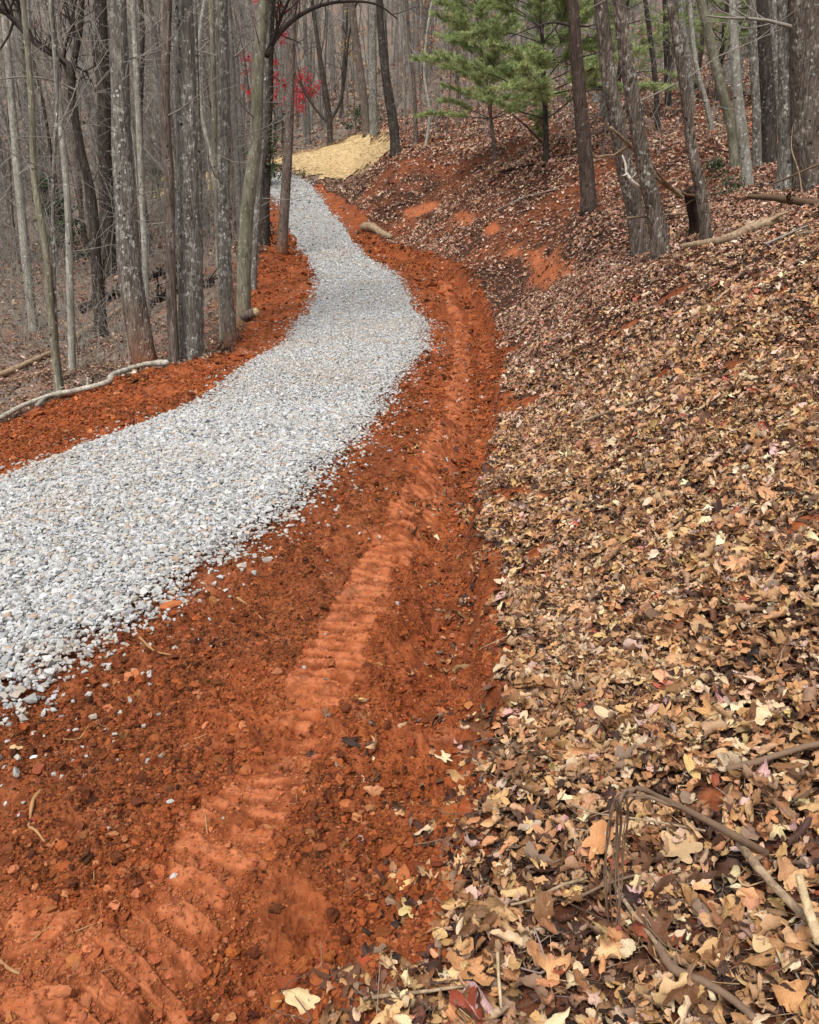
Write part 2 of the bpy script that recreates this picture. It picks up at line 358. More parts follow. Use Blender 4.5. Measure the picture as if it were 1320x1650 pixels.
# ------------------------------------------------------------------ scatter: one object per kind of uncountable litter
def gn_scatter(name, pts, rot, scl, idx, col, meshes, label):
    me = bpy.data.meshes.new(name); n = len(pts)
    me.vertices.add(n); me.vertices.foreach_set('co', np.asarray(pts, np.float32).ravel())
    for an, ty, key, arr in (('rot', 'FLOAT_VECTOR', 'vector', rot), ('scl', 'FLOAT_VECTOR', 'vector', scl), ('idx', 'INT', 'value', idx)):
        a = me.attributes.new(an, ty, 'POINT'); a.data.foreach_set(key, np.asarray(arr, np.int32 if ty == 'INT' else np.float32).ravel())
    a = me.attributes.new('col', 'FLOAT_COLOR', 'POINT'); a.data.foreach_set('color', np.c_[col, np.ones(n)].astype(np.float32).ravel())
    o = link(name, me); kc = bpy.data.collections.new(name + '_shapes')
    for k, q in enumerate(meshes):
        kc.objects.link(bpy.data.objects.new('%s_shape_%02d' % (name, k), q))
    g = bpy.data.node_groups.new(name, 'GeometryNodeTree'); g.interface.new_socket('Geometry', in_out='INPUT', socket_type='NodeSocketGeometry')
    g.interface.new_socket('Geometry', in_out='OUTPUT', socket_type='NodeSocketGeometry')
    N, L = g.nodes, g.links; gi, go = N.new('NodeGroupInput'), N.new('NodeGroupOutput')
    iop = N.new('GeometryNodeInstanceOnPoints'); ci = N.new('GeometryNodeCollectionInfo')
    ci.inputs['Collection'].default_value = kc; ci.inputs['Separate Children'].default_value = True; ci.inputs['Reset Children'].default_value = True
    def na(nm, ty):
        q = N.new('GeometryNodeInputNamedAttribute'); q.data_type = ty; q.inputs['Name'].default_value = nm; return [x for x in q.outputs if x.enabled][0]
    e2r = N.new('FunctionNodeEulerToRotation')
    L.new(gi.outputs[0], iop.inputs['Points']); L.new(ci.outputs[0], iop.inputs['Instance']); iop.inputs['Pick Instance'].default_value = True
    L.new(na('idx', 'INT'), iop.inputs['Instance Index']); L.new(na('rot', 'FLOAT_VECTOR'), e2r.inputs[0]); L.new(e2r.outputs[0], iop.inputs['Rotation'])
    L.new(na('scl', 'FLOAT_VECTOR'), iop.inputs['Scale']); L.new(iop.outputs[0], go.inputs[0])
    md = o.modifiers.new('scatter', 'NODES'); md.node_group = g
    return tag(o, label, kind='stuff')
def frames(x, y, tilt, yaw, big=False):
    """euler angles that lay a thing on the slope, tilted and turned"""
    e = .06 if not big else .3
    hx = (H0(x + e, y) - H0(x - e, y)) / (2 * e); hy = (H0(x, y + e) - H0(x, y - e)) / (2 * e)
    n = len(x); ta = rng.uniform(0, 2 * np.pi, n)
    nx = -hx + np.tan(tilt) * np.cos(ta); ny = -hy + np.tan(tilt) * np.sin(ta); N_ = np.c_[nx, ny, np.ones(n)]; N_ /= np.linalg.norm(N_, axis=1)[:, None]
    a = np.c_[np.cos(yaw), np.sin(yaw), np.zeros(n)]; X_ = a - N_ * (a * N_).sum(1)[:, None]; X_ /= np.linalg.norm(X_, axis=1)[:, None]
    Y_ = np.cross(N_, X_)
    # R = columns X_,Y_,N_ ; euler XYZ
    ry = np.arcsin(np.clip(-X_[:, 2], -1, 1)); rx = np.arctan2(Y_[:, 2], N_[:, 2]); rz = np.arctan2(X_[:, 1], X_[:, 0])
    return np.c_[rx, ry, rz]
def pick(pal, wts, n, var=.18, hue=.05):
    pal = np.array(pal); k = rng.choice(len(pal), n, p=np.array(wts) / sum(wts)); c = pal[k] * rng.normal(1, var, (n, 1)).clip(.5, 1.5) * rng.normal(1, hue, (n, 3))
    return c.clip(.004, .85)
def hull(n, sx, sy, sz, seed, jag=.25):
    q = np.random.default_rng(seed); p = q.normal(size=(n, 3)); p /= np.linalg.norm(p, axis=1)[:, None]; p *= (1 + q.uniform(-jag, jag, (n, 1))) * np.array([sx, sy, sz])
    bm = bmesh.new()
    for v in p: bm.verts.new(v)
    res = bmesh.ops.convex_hull(bm, input=bm.verts)
    loose = [v for v in bm.verts if not v.link_faces]; bmesh.ops.delete(bm, geom=loose, context='VERTS')
    me = bpy.data.meshes.new('stone'); bm.to_mesh(me); bm.free(); return me

MSTONE = mat_inst('crushed_limestone', .8, .3, 30, .75, 1.0)
MCLOD = mat_inst('clay_crumbs', .95, .1, 60, .6, 1.0)
MLEAF = mat_inst('dry_leaves', .62, .3, 28, .58, 1.0, .003, back=.35)
STONES = [hull(16, .5, .38, .27, 100 + k) for k in range(9)]
def lump(seed):
    bm = bmesh.new(); bmesh.ops.create_icosphere(bm, subdivisions=2, radius=.5); q = np.random.default_rng(seed)
    V = np.array([v.co[:] for v in bm.verts]); f = 1 + (n3(V[:, 0] * 4 + 20, V[:, 1] * 4 + 20, V[:, 2] * 4 + 20, seed) - .5) * 1.1 + q.normal(0, .07, len(V)); V = V * f[:, None] * np.array([1, q.uniform(.6, .95), q.uniform(.45, .8)])
    for v, c in zip(bm.verts, V): v.co = c
    me = bpy.data.meshes.new('clod'); bm.to_mesh(me); bm.free(); return me
CLODS = [lump(200 + k) for k in range(9)]
for q in STONES: q.materials.append(MSTONE)
for q in CLODS: q.materials.append(MCLOD)

def polar(n, r0, r1, a0, a1, pw=1.0):
    """random ground points; pw=1 spreads them evenly by area, 0 evenly by log distance"""
    u = rng.random(n)
    if pw == 0: r = r0 * (r1 / r0) ** u
    else: r = (r0 ** (2 * pw) + u * (r1 ** (2 * pw) - r0 ** (2 * pw))) ** (1 / (2 * pw))
    a = np.radians(rng.uniform(a0, a1, n)); return r * np.sin(a), r * np.cos(a)

# ---- gravel
def gravel():
    xs, ys = [], []
    for n, r0, r1, a0, a1 in ((250000, 2.0, 9, -44, 8), (200000, 9, 17, -24, 10), (70000, 17, 30, -14, 8), (60000, 30, 60, -32, 0)):
        x, y = polar(n, r0, r1, a0, a1); xs.append(x); ys.append(y)
    x, y = np.concatenate(xs), np.concatenate(ys); s = sd(ROAD, x, y); r = np.hypot(x, y)
    w = (fbm(x * 1.6, y * 1.6, 301, 3) - .5) * .5
    keep = (s + w * .45 > .04) | (rng.random(len(x)) < .42 * np.exp(-np.clip(-(s + w * .5), 0, 9) / .13)) | ((s > -1.3) & (rng.random(len(x)) < .0016))
    thin = (s < .5) & (rng.random(len(x)) < .55 * sstep(.5, .0, s + w)); keep &= ~thin
    keep &= rng.random(len(x)) < .72
    x, y, s, r = x[keep], y[keep], s[keep], r[keep]; n = len(x)
    size = rng.lognormal(math.log(.028), .36, n).clip(.012, .07) * np.maximum(1, r / 15)
    z = H(x, y) + size * .13 + rng.uniform(0, .02, n) * (s > .05)
    c = pick([(.57, .57, .56), (.47, .47, .465), (.34, .345, .345), (.17, .175, .18), (.50, .45, .38), (.48, .34, .25)], [5, 5, 2.2, .6, 1.8, .5], n, .09, .008)
    du = sstep(.5, .7, fbm(x * .9, y * .9, 311, 4))[:, None] * rng.uniform(0, .5, (n, 1)) + .5 * np.exp(-np.clip(s, 0, 9) / .15)[:, None] * rng.uniform(0, 1, (n, 1)) ** 2; c = c * (1 - du) + np.array([.46, .36, .27]) * du
    gn_scatter('gravel', np.c_[x, y, z], frames(x, y, np.abs(rng.normal(0, .3, n)), rng.uniform(0, 6.3, n)), size[:, None] * rng.uniform(.8, 1.2, (n, 3)), rng.integers(0, 9, n), c, STONES, 'loose white and grey crushed stone covering the driveway')
gravel()
# ---- clay crumbs
def crumbs():
    x, y = polar(760000, 1.0, 13, -44, 22, .4); x2, y2 = polar(60000, 13, 32, -16, 8); x, y = np.r_[x, x2], np.r_[y, y2]
    d = sd(DIRT, x, y); s = sd(ROAD, x, y); r = np.hypot(x, y)
    _, tr, bar = relief(x, y, s, d)
    dens = fbm(x * 2.5, y * 2.5, 401, 4)
    keep = (d > -.15) & (s < .05) & (rng.random(len(x)) < sstep(.28, .55, dens) * (1 - .9 * tr * (bar > -.2)) * .95 + .04)
    x, y, r, tr, bar = x[keep], y[keep], r[keep], tr[keep], bar[keep]; n = len(x)
    size = (rng.pareto(2.9, n) * .006 + .005).clip(.004, .045) * np.maximum(1, r / 5.5)
    z = H(x, y) + size * .1
    dk = fbm(x * 1.6, y * 1.6, 97, 4) + .22 * np.exp(-(pcoord(ER, x, y)[0] / .5) ** 2)
    c = np.where((rng.random(n) < sstep(.42, .64, dk) * .6)[:, None], pick([(.15, .048, .02), (.24, .075, .028), (.33, .13, .05), (.08, .03, .015)], [4, 4, 1, 2], n, .2), pick([(.30, .078, .026), (.38, .108, .036), (.50, .19, .085), (.15, .045, .020)], [5, 5, 1.2, 2], n, .15))
    c = np.where((tr > .4)[:, None], pick([(.42, .13, .050), (.50, .18, .08)], [2, 1], n, .12), c)
    m2 = 2600; tt = rng.random(m2); L = np.r_[0, np.cumsum(np.hypot(*np.diff(DR, axis=0).T))]; sL = 2.0 + tt * 19
    bx = np.interp(sL, L, DR[:, 0]) - rng.gamma(1.6, .13, m2) + .06; by = np.interp(sL, L, DR[:, 1]); sz = rng.lognormal(math.log(.028), .45, m2).clip(.012, .085); kp = fbm(bx * 3, by * 3, 411, 3) > .47
    bx, by, sz = bx[kp], by[kp], sz[kp]; m2 = len(bx); x = np.r_[x, bx]; y = np.r_[y, by]; size = np.r_[size, sz]; z = np.r_[z, H(bx, by) + sz * .12]; c = np.r_[c, pick([(.32, .085, .030), (.40, .115, .038), (.24, .062, .026)], [3, 3, 2], m2, .12)]; n = len(x)
    gn_scatter('clay_crumbs', np.c_[x, y, z], frames(x, y, np.abs(rng.normal(0, .7, n)), rng.uniform(0, 6.3, n)), size[:, None] * rng.uniform(.7, 1.3, (n, 3)), rng.integers(0, 9, n), c, CLODS, 'loose crumbs and clods of red clay on the verge')
crumbs()

# ---- leaves
def leaf_mesh(kind, seed):
    q = np.random.default_rng(seed); K = 36; t = np.linspace(0, 2 * np.pi, K, endpoint=False)
    if kind == 0: rad = .5 * (1 + .30 * np.cos(7 * t + .3) * (.6 + .4 * np.cos(t)))          # lobed oak
    elif kind == 1: rad = .5 * (.75 * np.abs(np.cos(2.5 * t)) ** 1.3 + .45)                 # maple points
    elif kind == 2: rad = .5 * (1 - .05 * np.abs(np.sin(2 * t)))                              # beech, oval
    else: rad = .5 * (1 + .32 * np.cos(4 * t) ** 3)                                            # tulip tree
    rad = rad * (1 + q.normal(0, .05, K)); asp = {0: .58, 1: .92, 2: .55, 3: .9}[kind]
    ox, oy = rad * np.cos(t), rad * np.sin(t) * asp
    P = [np.array([[0, 0]])]
    for f in (.38, .72, 1): P.append(np.c_[ox * f, oy * f])
    P = np.vstack(P); x, y = P[:, 0], P[:, 1]
    k1 = (q.uniform(1.5, 3.5) if q.random() < .3 else q.uniform(3.5, 8.5)) * q.choice([1, 1, -1]); k2 = q.normal(0, 1.6); off = q.uniform(-.12, .12); ax = q.normal(0, .35)
    c_, s_ = math.cos(ax), math.sin(ax); u_, v_ = x * c_ + y * s_, -x * s_ + y * c_
    wr = (n2(x * 6 + seed, y * 6, seed) - .5) * .16 + (n2(x * 13 + seed, y * 13, seed + 1) - .5) * .05
    kk = k1 * (1 + .5 * u_ * q.normal(0, 1)); ang = kk * (v_ - off); vv = np.sin(ang) / kk; zz = (1 - np.cos(ang)) / kk
    a2 = k2 * u_; uu = np.sin(a2) / k2; z2 = (1 - np.cos(a2)) / k2
    z = zz + z2 + wr * (np.hypot(x, y) > .1) - .05 * np.exp(-(y / .03) ** 2)
    V = np.c_[uu, vv, z]; V[:, 2] -= np.median(z)
    # petiole
    b = len(V); V = np.vstack([V, [[uu.min() + .05, .012, V[:, 2].mean()], [uu.min() + .05, -.012, V[:, 2].mean()], [uu.min() - .3, 0, .06 + q.normal(0, .06)]]])
    Tt, Qq = [], []
    for i in range(K):
        j = (i + 1) % K; Tt.append((0, 1 + i, 1 + j))
        for k in range(2): Qq.append((1 + k * K + i, 1 + (k + 1) * K + i, 1 + (k + 1) * K + j, 1 + k * K + j))
    Tt.append((b, b + 1, b + 2))
    me = fastmesh('leaf', V, Qq, Tt); me.materials.append(MLEAF); return me
LEAVES = [leaf_mesh((0, 2, 3, 0, 2, 1)[k % 6], 500 + k) for k in range(36)]
TAN = [(.60, .35, .165), (.50, .25, .11), (.76, .54, .34), (.30, .14, .06), (.15, .065, .032), (.06, .027, .018), (.36, .085, .045), (.56, .36, .30), (.62, .40, .15)]
def litter():
    xs, ys, lay = [], [], []
    for n, r0, r1, a0, a1 in ((9000, .6, 3.4, 50, 85), (5000, 3.4, 6, 42, 60), (26000, .9, 3.2, -8, 50), (98000, 3.2, 8, 0, 42), (96000, 8, 16, 2, 38), (64000, 16, 30, -2, 34), (86000, 30, 62, -16, 30), (30000, 62, 110, -34, 30),
                              (30000, 8.5, 20, -42, -8), (34000, 20, 50, -36, -5)):
        x, y = polar(n, r0, r1, a0, a1); xs.append(x); ys.append(y)
    x, y = np.concatenate(xs), np.concatenate(ys); d = sd(DIRT, x, y); s = sd(ROAD, x, y); st = sd(STRAW, x, y); r = np.hypot(x, y)
    lm = leafmask(x, y, d); p = lm * (.5 + .5 * sstep(.35, .6, fbm(x * 1.5, y * 1.5, 601, 3)))
    stray = np.exp(-np.clip(d, 0, 9) / .16) * .22 * sstep(.5, .7, fbm(x * 4, y * 4, 607, 2)) + .010
    for cu, cv, cr in ((545, 1545, .12), (575, 1600, .1), (700, 1275, .05), (650, 1345, .035), (690, 1400, .04), (740, 1330, .05), (745, 1250, .05), (30, 1215, .03)):
        cq = hit(cu, cv); stray = np.maximum(stray, .4 * np.exp(-((x - cq[0]) ** 2 + (y - cq[1]) ** 2) / cr ** 2))
    keep = (rng.random(len(x)) < np.maximum(p, stray)) & (s < -.02) & (st < 0)
    keep |= (s > -.05) & (s < 1.3) & (rng.random(len(x)) < .003)
    x, y, d, s, r, lm = x[keep], y[keep], d[keep], s[keep], r[keep], lm[keep]; n = len(x)
    size = rng.lognormal(math.log(.049), .40, n).clip(.022, .13) * np.maximum(1, r / 17)
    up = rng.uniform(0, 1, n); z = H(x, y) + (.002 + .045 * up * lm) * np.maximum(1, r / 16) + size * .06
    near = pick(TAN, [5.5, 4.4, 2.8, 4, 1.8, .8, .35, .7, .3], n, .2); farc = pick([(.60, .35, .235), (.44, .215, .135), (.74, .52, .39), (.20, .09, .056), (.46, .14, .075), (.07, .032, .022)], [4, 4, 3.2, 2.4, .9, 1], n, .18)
    brn = pick([(.30, .18, .115), (.45, .30, .20), (.15, .085, .055), (.58, .43, .31)], [3, 2, 3, .8], n, .18)
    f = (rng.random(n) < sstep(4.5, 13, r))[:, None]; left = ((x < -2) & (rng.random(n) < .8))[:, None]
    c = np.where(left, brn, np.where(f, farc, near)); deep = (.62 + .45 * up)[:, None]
    under_shade = pick([(.11, .045, .026), (.06, .026, .016), (.20, .085, .045), (.03, .016, .010)], [4, 4, 2.5, 2.5], n, .2); c = np.where((up < .48 - .25 * sstep(16, 30, r))[:, None], under_shade, c)  # lower leaves coloured darker, painting the shade between the top ones
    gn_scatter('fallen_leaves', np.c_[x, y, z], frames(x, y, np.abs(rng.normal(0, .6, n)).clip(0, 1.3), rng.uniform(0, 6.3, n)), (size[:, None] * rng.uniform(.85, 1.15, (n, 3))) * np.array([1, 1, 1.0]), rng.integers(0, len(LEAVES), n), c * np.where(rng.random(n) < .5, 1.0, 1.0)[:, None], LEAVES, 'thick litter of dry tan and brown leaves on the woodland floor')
litter()

# ------------------------------------------------------------------ tree material and geometry
def mat_bark(name, dark, mid, light, lich=.5, lichcol=(.50, .50, .44), ridge=1.0, moss=0.0, orange=0.0):
    m = M(name, .9, .15); P = m.map((1, 1, .14)); P2 = m.map((1, 1, .8)); P3 = m.n.new('ShaderNodeVectorMath'); P3.operation = 'MULTIPLY_ADD'; wv = m.n.new('ShaderNodeTexNoise'); wv.inputs['Scale'].default_value = 24; m.l.new(m.map(), wv.inputs['Vector']); m.l.new(wv.outputs['Color'], P3.inputs[0]); P3.inputs[1].default_value = (.09, .09, .09); m.l.new(m.map((1, 1, 1)), P3.inputs[2]); P3 = P3.outputs[0]
    n = m.noise(P, 28, 6, .65, .6); big = m.noise(P2, 3.2, 4)
    col = m.ramp(n, [(.30, dark), (.5, mid), (.72, light)])
    col = m.mix(m.rng(big, .35, .65, 0, .6), col, m.mix(1, col, (.52, .50, .50), 'MULTIPLY'))
    ln = m.noise(P2, 13, 5, .7); lb = m.noise(P2, 2.1, 3)
    f = m.math('MULTIPLY', m.rng(ln, .53, .60), m.rng(lb, .62 - .25 * lich, .72 - .25 * lich)); col = m.mix(m.math('MULTIPLY', f, .8), col, lichcol)
    db = m.noise(P2, 5.5, 5, .7); col = m.mix(m.rng(db, .56, .64, 0, .55 * lich), col, dark)
    sp = m.vor(P3, 19, 'Distance'); pk = m.sep(m.vor(P3, 19, 'Color'))[0]
    f = m.math('MULTIPLY', m.rng(sp, .42, .26), m.rng(pk, .90 - .10 * lich, .92 - .10 * lich)); col = m.mix(m.math('MULTIPLY', f, min(1, lich * 1.3)), col, (.58, .59, .54))
    kd = m.vor(P3, 11, 'Distance'); kk = m.sep(m.vor(P3, 11, 'Color'))[1]
    f = m.math('MULTIPLY', m.rng(kd, .26, .16), m.rng(kk, .86, .88)); col = m.mix(f, col, (.028, .022, .018))
    if moss: col = m.mix(m.math('MULTIPLY', m.rng(m.noise(P2, 1.7, 4), .45, .6), moss), col, (.10, .11, .045))
    z = m.sep(m.attr('stain').outputs['Color'])[0]; col = m.mix(z, col, (.26, .085, .035))
    g = m.vor(m.map((1, 1, .13)), 32, 'Distance', 'DISTANCE_TO_EDGE')
    nb = m.bump(m.rng(g, 0, .22), .7 * ridge, .02); nb = m.bump(n, .6, .012, nb)
    return m.fin(col, nb)
BARK = {
 'grey': mat_bark('grey_lichen_bark', (.075, .065, .052), (.21, .19, .16), (.38, .355, .31), .8, (.50, .49, .43)),
 'pale': mat_bark('pale_smooth_bark', (.16, .145, .115), (.34, .32, .265), (.52, .50, .43), .7, (.48, .48, .42), .4),
 'olive': mat_bark('olive_grey_bark', (.10, .09, .062), (.25, .23, .165), (.40, .375, .285), .45, (.40, .39, .31), .5, .25),
 'dark': mat_bark('dark_bark', (.022, .017, .014), (.065, .052, .042), (.15, .125, .105), .25, (.25, .24, .2), .9),
 'brown': mat_bark('brown_furrowed_bark', (.055, .042, .033), (.16, .125, .098), (.28, .23, .185), .4, (.40, .37, .31), 1.1),
 'pine': mat_bark('reddish_pine_bark', (.035, .024, .019), (.10, .07, .056), (.19, .14, .112), .2, (.20, .15, .12), .8),
 'rust': mat_bark('rusty_brown_bark', (.055, .040, .031), (.17, .13, .105), (.29, .235, .195), .35, (.34, .31, .26), .8),
 'far': mat_bark('distant_hazed_bark', (.10, .089, .077), (.205, .187, .165), (.33, .305, .275), .4, (.40, .385, .355), .4),  # haze painted into the bark: pale, flat greys for far trees
}
def simple(name, c, rough=.85, var=.5, scale=20):
    m = M(name, rough, .2); n = m.noise(m.map((1, 1, 1)), scale, 5, .65)
    return m.fin(m.mix(n, tuple(q * (1 - var) for q in c), tuple(min(.9, q * (1 + var * .8)) for q in c)), m.bump(n, .5, .005))
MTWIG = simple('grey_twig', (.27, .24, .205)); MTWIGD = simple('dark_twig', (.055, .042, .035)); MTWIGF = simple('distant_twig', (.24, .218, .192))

class Acc:
    """collects tubes and leaf faces into one mesh"""
    def __init__(s): s.v = []; s.q = []; s.t = []; s.n = 0; s.st = []
    def add(s, V, Q=(), T=(), st=None):
        V = np.asarray(V, float); s.v.append(V)
        if len(Q): s.q.append(np.asarray(Q) + s.n)
        if len(T): s.t.append(np.asarray(T) + s.n)
        s.st.append(np.zeros(len(V)) if st is None else st); s.n += len(V)
    def tube(s, P, rad, sides=8, rough=0, seed=0, flare=0, stain=0, cap=True):
        P = np.asarray(P, float); n = len(P); rad = np.broadcast_to(rad, n).astype(float).copy()
        T = np.gradient(P, axis=0); T /= np.linalg.norm(T, axis=1)[:, None] + 1e-9
        up = np.array([1., 0, 0]) if abs(T[0][0]) < .8 else np.array([0, 1., 0])
        A = up - T * (T @ up)[:, None]; A /= np.linalg.norm(A, axis=1)[:, None]; B = np.cross(T, A)
        th = np.linspace(0, 2 * np.pi, sides, endpoint=False); L = np.r_[0, np.cumsum(np.linalg.norm(np.diff(P, axis=0), axis=1))]
        rr = rad[:, None] * np.ones(sides)
        if flare:
            fl = np.exp(-L / (rad[0] * 1.7))[:, None]; rr = rr * (1 + fl * flare * (.55 + .6 * np.cos(th * 4 + seed) * .5 + .25 * np.cos(th * 3 + 2 * seed)))
        if rough:
            c, q = np.cos(th)[None], np.sin(th)[None]; zz = L[:, None] * np.ones(sides)
            rr = rr * (1 + rough * (n3(c * 1.6 + 50, q * 1.6 + 50, zz * 1.3 + 9, seed) - .5) * 1.6 + rough * .6 * (n3(c * 5 + 50, q * 5 + 50, zz * 5 / max(rad[0] * 12, .5) + 9, seed + 3) - .5))
        V = P[:, None] + rr[..., None] * (A[:, None] * np.cos(th)[None, :, None] + B[:, None] * np.sin(th)[None, :, None])
        i = np.arange(n - 1)[:, None] * sides; j = np.arange(sides); k = (j + 1) % sides
        Q = np.stack([i + j, i + k, i + sides + k, i + sides + j], -1).reshape(-1, 4)
        st = np.clip(np.exp(-L / stain * 1.0) * 1.25, 0, 1)[:, None] * np.ones(sides) if stain else np.zeros((n, sides))
        V = V.reshape(-1, 3)
        if cap:
            V = np.vstack([V, P[-1] + T[-1] * rad[-1] * .5, P[0]]); e = n * sides
            Tt = [(e - sides + a, e - sides + b, e) for a, b in zip(j, k)] + [(b, a, e + 1) for a, b in zip(j, k)]
            s.add(V, Q, Tt, np.r_[st.ravel(), 0, 0])
        else: s.add(V, Q, (), st.ravel())
    def mesh(s, name):
        me = fastmesh(name, np.vstack(s.v), np.vstack(s.q) if s.q else None, np.vstack(s.t) if s.t else None)
        st = np.concatenate(s.st)
        if st.any() and len(me.vertices) == len(st): vcol(me, 'stain', np.c_[st, st, st])
        else: vcol(me, 'stain', np.zeros((len(me.vertices), 3)))
        return me
def spline(P, n):
    """smooth curve through the points"""
    P = np.asarray(P, float); s = np.r_[0, np.cumsum(np.linalg.norm(np.diff(P, axis=0), axis=1))]; t = np.linspace(0, s[-1], n)
    Mt = np.gradient(P, s, axis=0) if len(P) > 2 else np.repeat((P[1:] - P[:1]) / s[-1], 2, 0)
    k = np.clip(np.searchsorted(s, t, side='right') - 1, 0, len(P) - 2); h = (s[k + 1] - s[k]); u = ((t - s[k]) / h)[:, None]; h = h[:, None]
    return (2 * u ** 3 - 3 * u ** 2 + 1) * P[k] + (u ** 3 - 2 * u ** 2 + u) * h * Mt[k] + (-2 * u ** 3 + 3 * u ** 2) * P[k + 1] + (u ** 3 - u ** 2) * h * Mt[k + 1]
def wander(p, d, L, n, wob, q, grav=0.0):
    p = np.array(p, float); d = np.array(d, float); d /= np.linalg.norm(d); out = [p.copy()]; st = L / n
    for _ in range(n):
        d = d + q.normal(0, wob, 3); d[2] += grav; d /= np.linalg.norm(d); p = p + d * st; out.append(p.copy())
    return np.array(out)
def twigs(acc, p, d, L, r, depth, q, sides=4, spread=.75, up=.05, wob=.13, minr=.0022):
    n = 5 if depth > 0 else 3; P = wander(p, d, L, n, wob, q, up); R_ = np.linspace(r, r * .35, n + 1).clip(minr)
    acc.tube(P, R_, sides if depth > 0 else 3, cap=False)
    if depth <= 0: return
    for k in range(2 + q.integers(1, 4)):
        t = q.uniform(.25, .98); i = min(int(t * n), n - 1); b = P[i] + (P[i + 1] - P[i]) * (t * n - i); dd = P[i + 1] - P[i]; dd /= np.linalg.norm(dd)
        e = q.normal(0, 1, 3); e -= dd * (e @ dd); e /= np.linalg.norm(e) + 1e-9
        twigs(acc, b, dd * (1 - spread * .45) + e * spread, L * q.uniform(.4, .65), r * q.uniform(.35, .55), depth - 1, q, 3, spread, up, wob, minr)
def crown(acc, P, rad, q, start, count, Lf, depth, up=.05, minr=.003, low=0, spread=.8):
    """limbs leaving a trunk path P from height fraction `start` up"""
    n = len(P)
    for k in range(count + low):
        t = q.uniform(start, .98) if k < count else q.uniform(.12, start); i = min(int(t * (n - 1)), n - 2); b = P[i] + (P[i + 1] - P[i]) * (t * (n - 1) - i)
        a = q.uniform(0, 6.28); el = q.uniform(.3, .9) if k < count else q.uniform(-.1, .4); f = 1 if k < count else .35
        d = np.array([math.cos(a), math.sin(a), el * 1.3])
        twigs(acc, b, d, Lf * (1.15 - t) * q.uniform(.6, 1.2) * f, rad[i] * q.uniform(.3, .5) * (1 if k < count else .35), depth if k < count else 1, q, 5, spread, up, minr=minr)

def hero(name, label, path, w0, w1, bark, Yoff=0, lean=0, height=15, flare=.5, stain=0, seed=1, base_cat='tree', group=None, crownmat=None, low=4, sides=28, twig=True, limbs=9, name2=None, dz=0, side_twigs=0):
    """a tree standing where its foot meets the ground, its stem following the photographed bends, going on up out of the frame"""
    b = hit(*path[0]); Y = b[1] + Yoff
    if Yoff: b = np.array([at(*path[0], Y)[0], Y, Hp(at(*path[0], Y)[0], Y)])
    else: b[2] = Hp(b[0], b[1])
    pts = [b - np.array([0, 0, .12 + dz])]; zc = Y * CP - (b[2] - EYE) * SP
    for k, (u, v) in enumerate(path[1:]):
        pts.append(at(u, v, Y + lean * (k + 1) / len(path)))
    pts = np.array(pts); d = pts[-1] - pts[-2]; d /= np.linalg.norm(d); d = d * .7 + np.array([0, 0, .3]); top = pts[-1]
    rem = max(height - (top[2] - b[2]), 3)
    for k in range(1, 5): pts = np.vstack([pts, top + d * rem * k / 4 + np.array([math.sin(seed + k), math.cos(seed * 2 + k), 0]) * .12 * k])
    n = 90; P = spline(pts, n); hgt = np.linalg.norm(np.diff(P, axis=0), axis=1).cumsum(); hgt = np.r_[0, hgt]
    r0 = w0 / F * zc / 2; zt = (top[2] - b[2]); zc1 = Y * CP - (top[2] - EYE) * SP; r1 = w1 / F * zc1 / 2
    rad = np.where(hgt < zt, r0 + (r1 - r0) * hgt / zt, r1 * (1 - (hgt - zt) / (hgt[-1] - zt + 1e-6) * .88))
    root = link(name, None); root.location = b; P = P - b; q = np.random.default_rng(seed)
    ac = Acc(); ac.tube(P, rad, sides, .12, seed, flare, stain)
    tr = link('trunk', ac.mesh('trunk'), root, BARK[bark])
    ac = Acc(); crown(ac, P, rad, q, .55 if height > 8 else .35, limbs, 4.2 * height / 15, 2, low=low)
    link('crown', ac.mesh('crown'), root, crownmat or MTWIG)
    tag(root, label, base_cat, group); return root, P, rad
def limb(root, pix, Y, r0, r1, mat, name='branch', q=None, n=24, sub=8, dep=1, L=.7, start=None):
    """a photographed limb of a tree, at the tree's own distance"""
    b = np.array(root.location); Yl = np.linspace(Y[0], Y[1], len(pix)); P = spline(np.array([at(u, v, y) for (u, v), y in zip(pix, Yl)]) - b, n)
    ac = Acc(); ac.tube(P, np.linspace(r0, r1, n), 9, .1, 3); q = q or np.random.default_rng(5)
    for k in range(sub):
        i = q.integers(2, n - 1); d = P[i] - P[i - 1]; d /= np.linalg.norm(d); twigs(ac, P[i], d * .5 + q.normal(0, .6, 3) + np.array([0, 0, .2]), L * q.uniform(.5, 1.2), r1 * q.uniform(.5, .9) + .002, dep, q)
    return link(name, ac.mesh(name), root, mat)

# ---- the stand on the left of the driveway
T = {}
def h(key, *a, **k): T[key] = hero(*a, **k); return T[key]
h('A', 'bare_tree', 'slim pale grey tree standing farthest left on the leafy slope below the driveway', [(53, 523), (42, 420), (30, 290), (22, 200), (8, 30)], 15, 11, 'pale', seed=2)
h('B', 'bare_tree', 'dark grey tree rising behind the leftmost pale tree in the left woods', [(81, 417), (68, 300), (48, 200), (26, 20)], 16, 12, 'grey', seed=3)
h('C', 'bare_tree', 'thin grey tree with its foot just behind the white fallen branch at far left', [(96, 643), (84, 527), (73, 395), (57, 300), (50, 150), (38, 10)], 12, 9, 'olive', seed=4, flare=.3)
h('C2', 'sapling', 'second spindly stem growing hard beside the thin tree behind the white branch', [(103, 640), (94, 580), (88, 480), (86, 300), (92, 120), (84, 0)], 7, 5, 'grey', seed=44, height=8, flare=.2)
h('D', 'bare_tree', 'thin pale tree left of the dark forked tree on the left slope', [(116, 603), (114, 500), (107, 300), (97, 190), (84, 10)], 12, 9, 'pale', seed=5, flare=.3)
